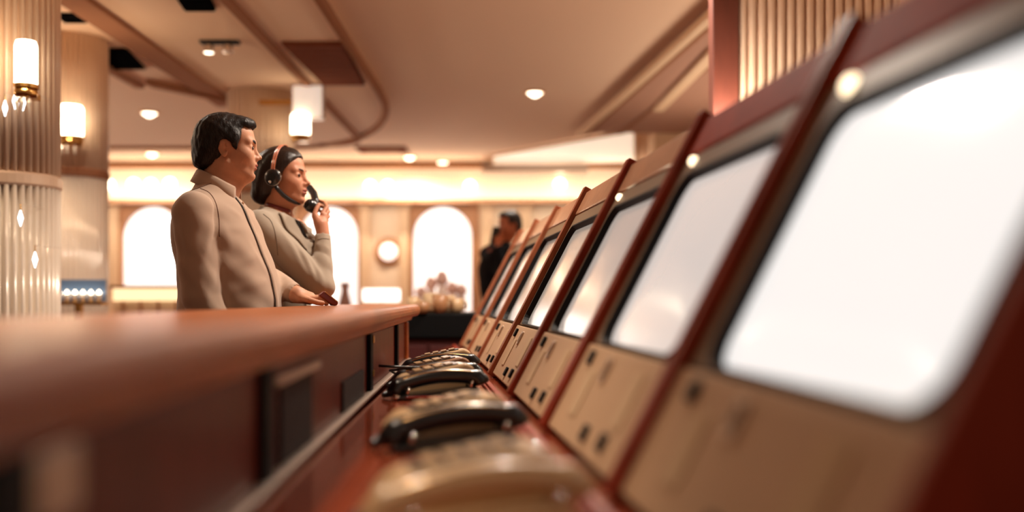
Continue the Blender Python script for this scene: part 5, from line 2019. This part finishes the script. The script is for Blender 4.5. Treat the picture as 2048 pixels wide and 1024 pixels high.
# ---------------- the person in the dark suit far behind
def build_far():
    px0, Y0 = 1012, 8.6
    S = F / Y0
    root = person_root(px0, Y0, 'person in a dark suit holding a dark phone, standing far behind the consoles')

    def Q(px, py, b=0.0):
        return np.array([(px - px0) / S, b, EYE - (py - HOR) / S])
    yaw = math.radians(152)
    head = Frame(Q(1020, 452), yaw, -0.06)
    T = Frame((-0.075, 0, 0), yaw)
    sR, eR, wR = T.P(0, 0.18, 1.46), np.array([0.0, -0.32, 1.26]), np.array([-0.06, -0.17, 1.50])
    sL, eL, wL = T.P(0, -0.18, 1.46), T.P(-0.02, -0.25, 1.18), T.P(0.06, -0.24, 0.95)
    st = 0.006
    g = Grid(spaced((-0.42, 0.36, st)), spaced((-0.36, 0.36, st)), spaced((0.75, 1.40, 0.012), (1.86, 0.005)))
    sculpt_head(g, head)
    nb = T.P(-0.05, 0, 1.53)
    g.capsule(head.P(-0.012, 0, -0.045), nb, 0.053, 0.058, 0.025)
    g.loft([(0.8, -0.03, 0, 0.10, 0.14), (1.0, -0.05, 0, 0.10, 0.14), (1.3, -0.075, 0, 0.10, 0.15), (1.45, -0.06, 0, 0.07, 0.12), (1.5, -0.04, 0, 0.05, 0.07)], yaw, 0.02)
    g.chain([nb, sR, eR, wR], [0.05, 0.046, 0.036, 0.026], 0.02)
    g.chain([nb, sL, eL, wL], [0.05, 0.046, 0.036, 0.026], 0.02)
    for w_, dr in ((wR, np.array([-0.01, 0.03, 0.07])), (wL, np.array([0, 0, -0.07]))):
        g.capsule(w_, w_ + dr, 0.026, 0.028, 0.012)
        n = dr / np.linalg.norm(dr)
        side = np.cross(n, [0.3, 1, 0.2])
        side /= np.linalg.norm(side)
        for i in range(4):
            a0 = w_ + dr + side * (-0.027 + 0.018 * i) + n * 0.01
            finger(g, [a0, a0 + n * 0.03 + (0.004, 0.01, 0), a0 + n * 0.05 + (0.006, 0.028, 0), a0 + n * 0.045 + (0.006, 0.045, 0)], 0.0095, 0.008)
        finger(g, [w_ + dr * 0.5 - side * 0.025, w_ + dr * 0.9 - side * 0.045 + (0, 0.012, 0), w_ + dr * 1.2 - side * 0.045 + (0, 0.02, 0)], 0.011, 0.009)
    skin_mesh(g, head, 'body', ['skin_far', 'lips_far'], root)
    add_eyes(head, root)
    add_brows(head, root, 'hair_black')
    o = head.o
    g = Grid(spaced((o[0] - 0.13, o[0] + 0.13, 0.004)), spaced((o[1] - 0.13, o[1] + 0.13, 0.004)), spaced((o[2] - 0.10, o[2] + 0.15, 0.004)))
    g.ell(head.P(-0.010, 0, 0.048), (0.096, 0.084, 0.086), 0, head.R)
    g.ell(head.P(-0.050, 0, 0.000), (0.058, 0.074, 0.068), 0.02, head.R)
    g.ell(head.P(0.048, 0, 0.092), (0.046, 0.056, 0.026), 0.022, head.R)
    hp = [(0.098, 0.078), (0.098, 0.14), (-0.13, 0.14), (-0.13, -0.06), (-0.06, -0.064), (-0.02, -0.03), (0.0, 0.03), (0.03, 0.0), (0.045, 0.036), (0.05, 0.07)]
    X, Y, Z = np.ix_(*g.ax)
    f, s, u = head.inv(X, Y, Z)
    g.D = -smin(-g.D, -poly_sd(hp, f, u).astype(np.float32), 0.004)
    part_mesh(g, 'hair', 'hair_black', root)
    g = Grid(spaced((-0.46, 0.40, 0.007)), spaced((-0.40, 0.40, 0.007)), spaced((0.80, 1.60, 0.007)))
    g.loft([(0.80, -0.03, 0, 0.14, 0.185), (1.0, -0.05, 0, 0.13, 0.175), (1.2, -0.07, 0, 0.135, 0.20), (1.38, -0.075, 0, 0.125, 0.20), (1.46, -0.06, 0, 0.10, 0.15), (1.52, -0.04, 0, 0.07, 0.08)], yaw)
    g.chain([nb, sR, eR, wR - (wR - eR) * 0.1], [0.06, 0.068, 0.058, 0.042], 0.03)
    g.chain([nb, sL, eL, wL], [0.06, 0.068, 0.056, 0.042], 0.03)
    g.plane(T.P(0.0, 0, 1.545), tuple(T.R[:, 0] * 0.35 + np.array([0, 0, 0.93])))
    g.plane((0, 0, 0.82), (0, 0, -1))
    jk = part_mesh(g, 'jacket', 'suit_dark', root)
    rows = []
    for k in range(8):
        t = k / 7.0
        rows.append([T.P(0.066 + 0.066 * t, s_ * 0.04 * (1 - t) + 0.001, 1.50 - 0.16 * t) for s_ in (1, -1)])
    ring_surface(rows).build('shirt_front', mat('shirt_rust', srgb(150, 80, 60), 0.8), jk, smooth=True)
    lower_body(root, -0.03, 0, yaw, 0.92, 0.17, 'suit_dark', 0.16)
    h = empty('mobile_phone', root.location, root.rotation_euler[2], 'dark phone held before the face of the dark suited person', 'phone')
    c = wR + np.array([-0.03, 0.035, 0.10])
    b = MB().box(-0.036, 0.036, -0.006, 0.006, -0.075, 0.075).build('case', 'black_plastic', h, bevel=0.005)
    b.location = tuple(c)
    b.rotation_euler = (0.2, 0.15, 0.4)
    b2 = MB().box(-0.033, 0.033, 0.006, 0.0068, -0.07, 0.07).build('display', 'black_trim', b)
    return root


build_man()
build_woman()
build_far()
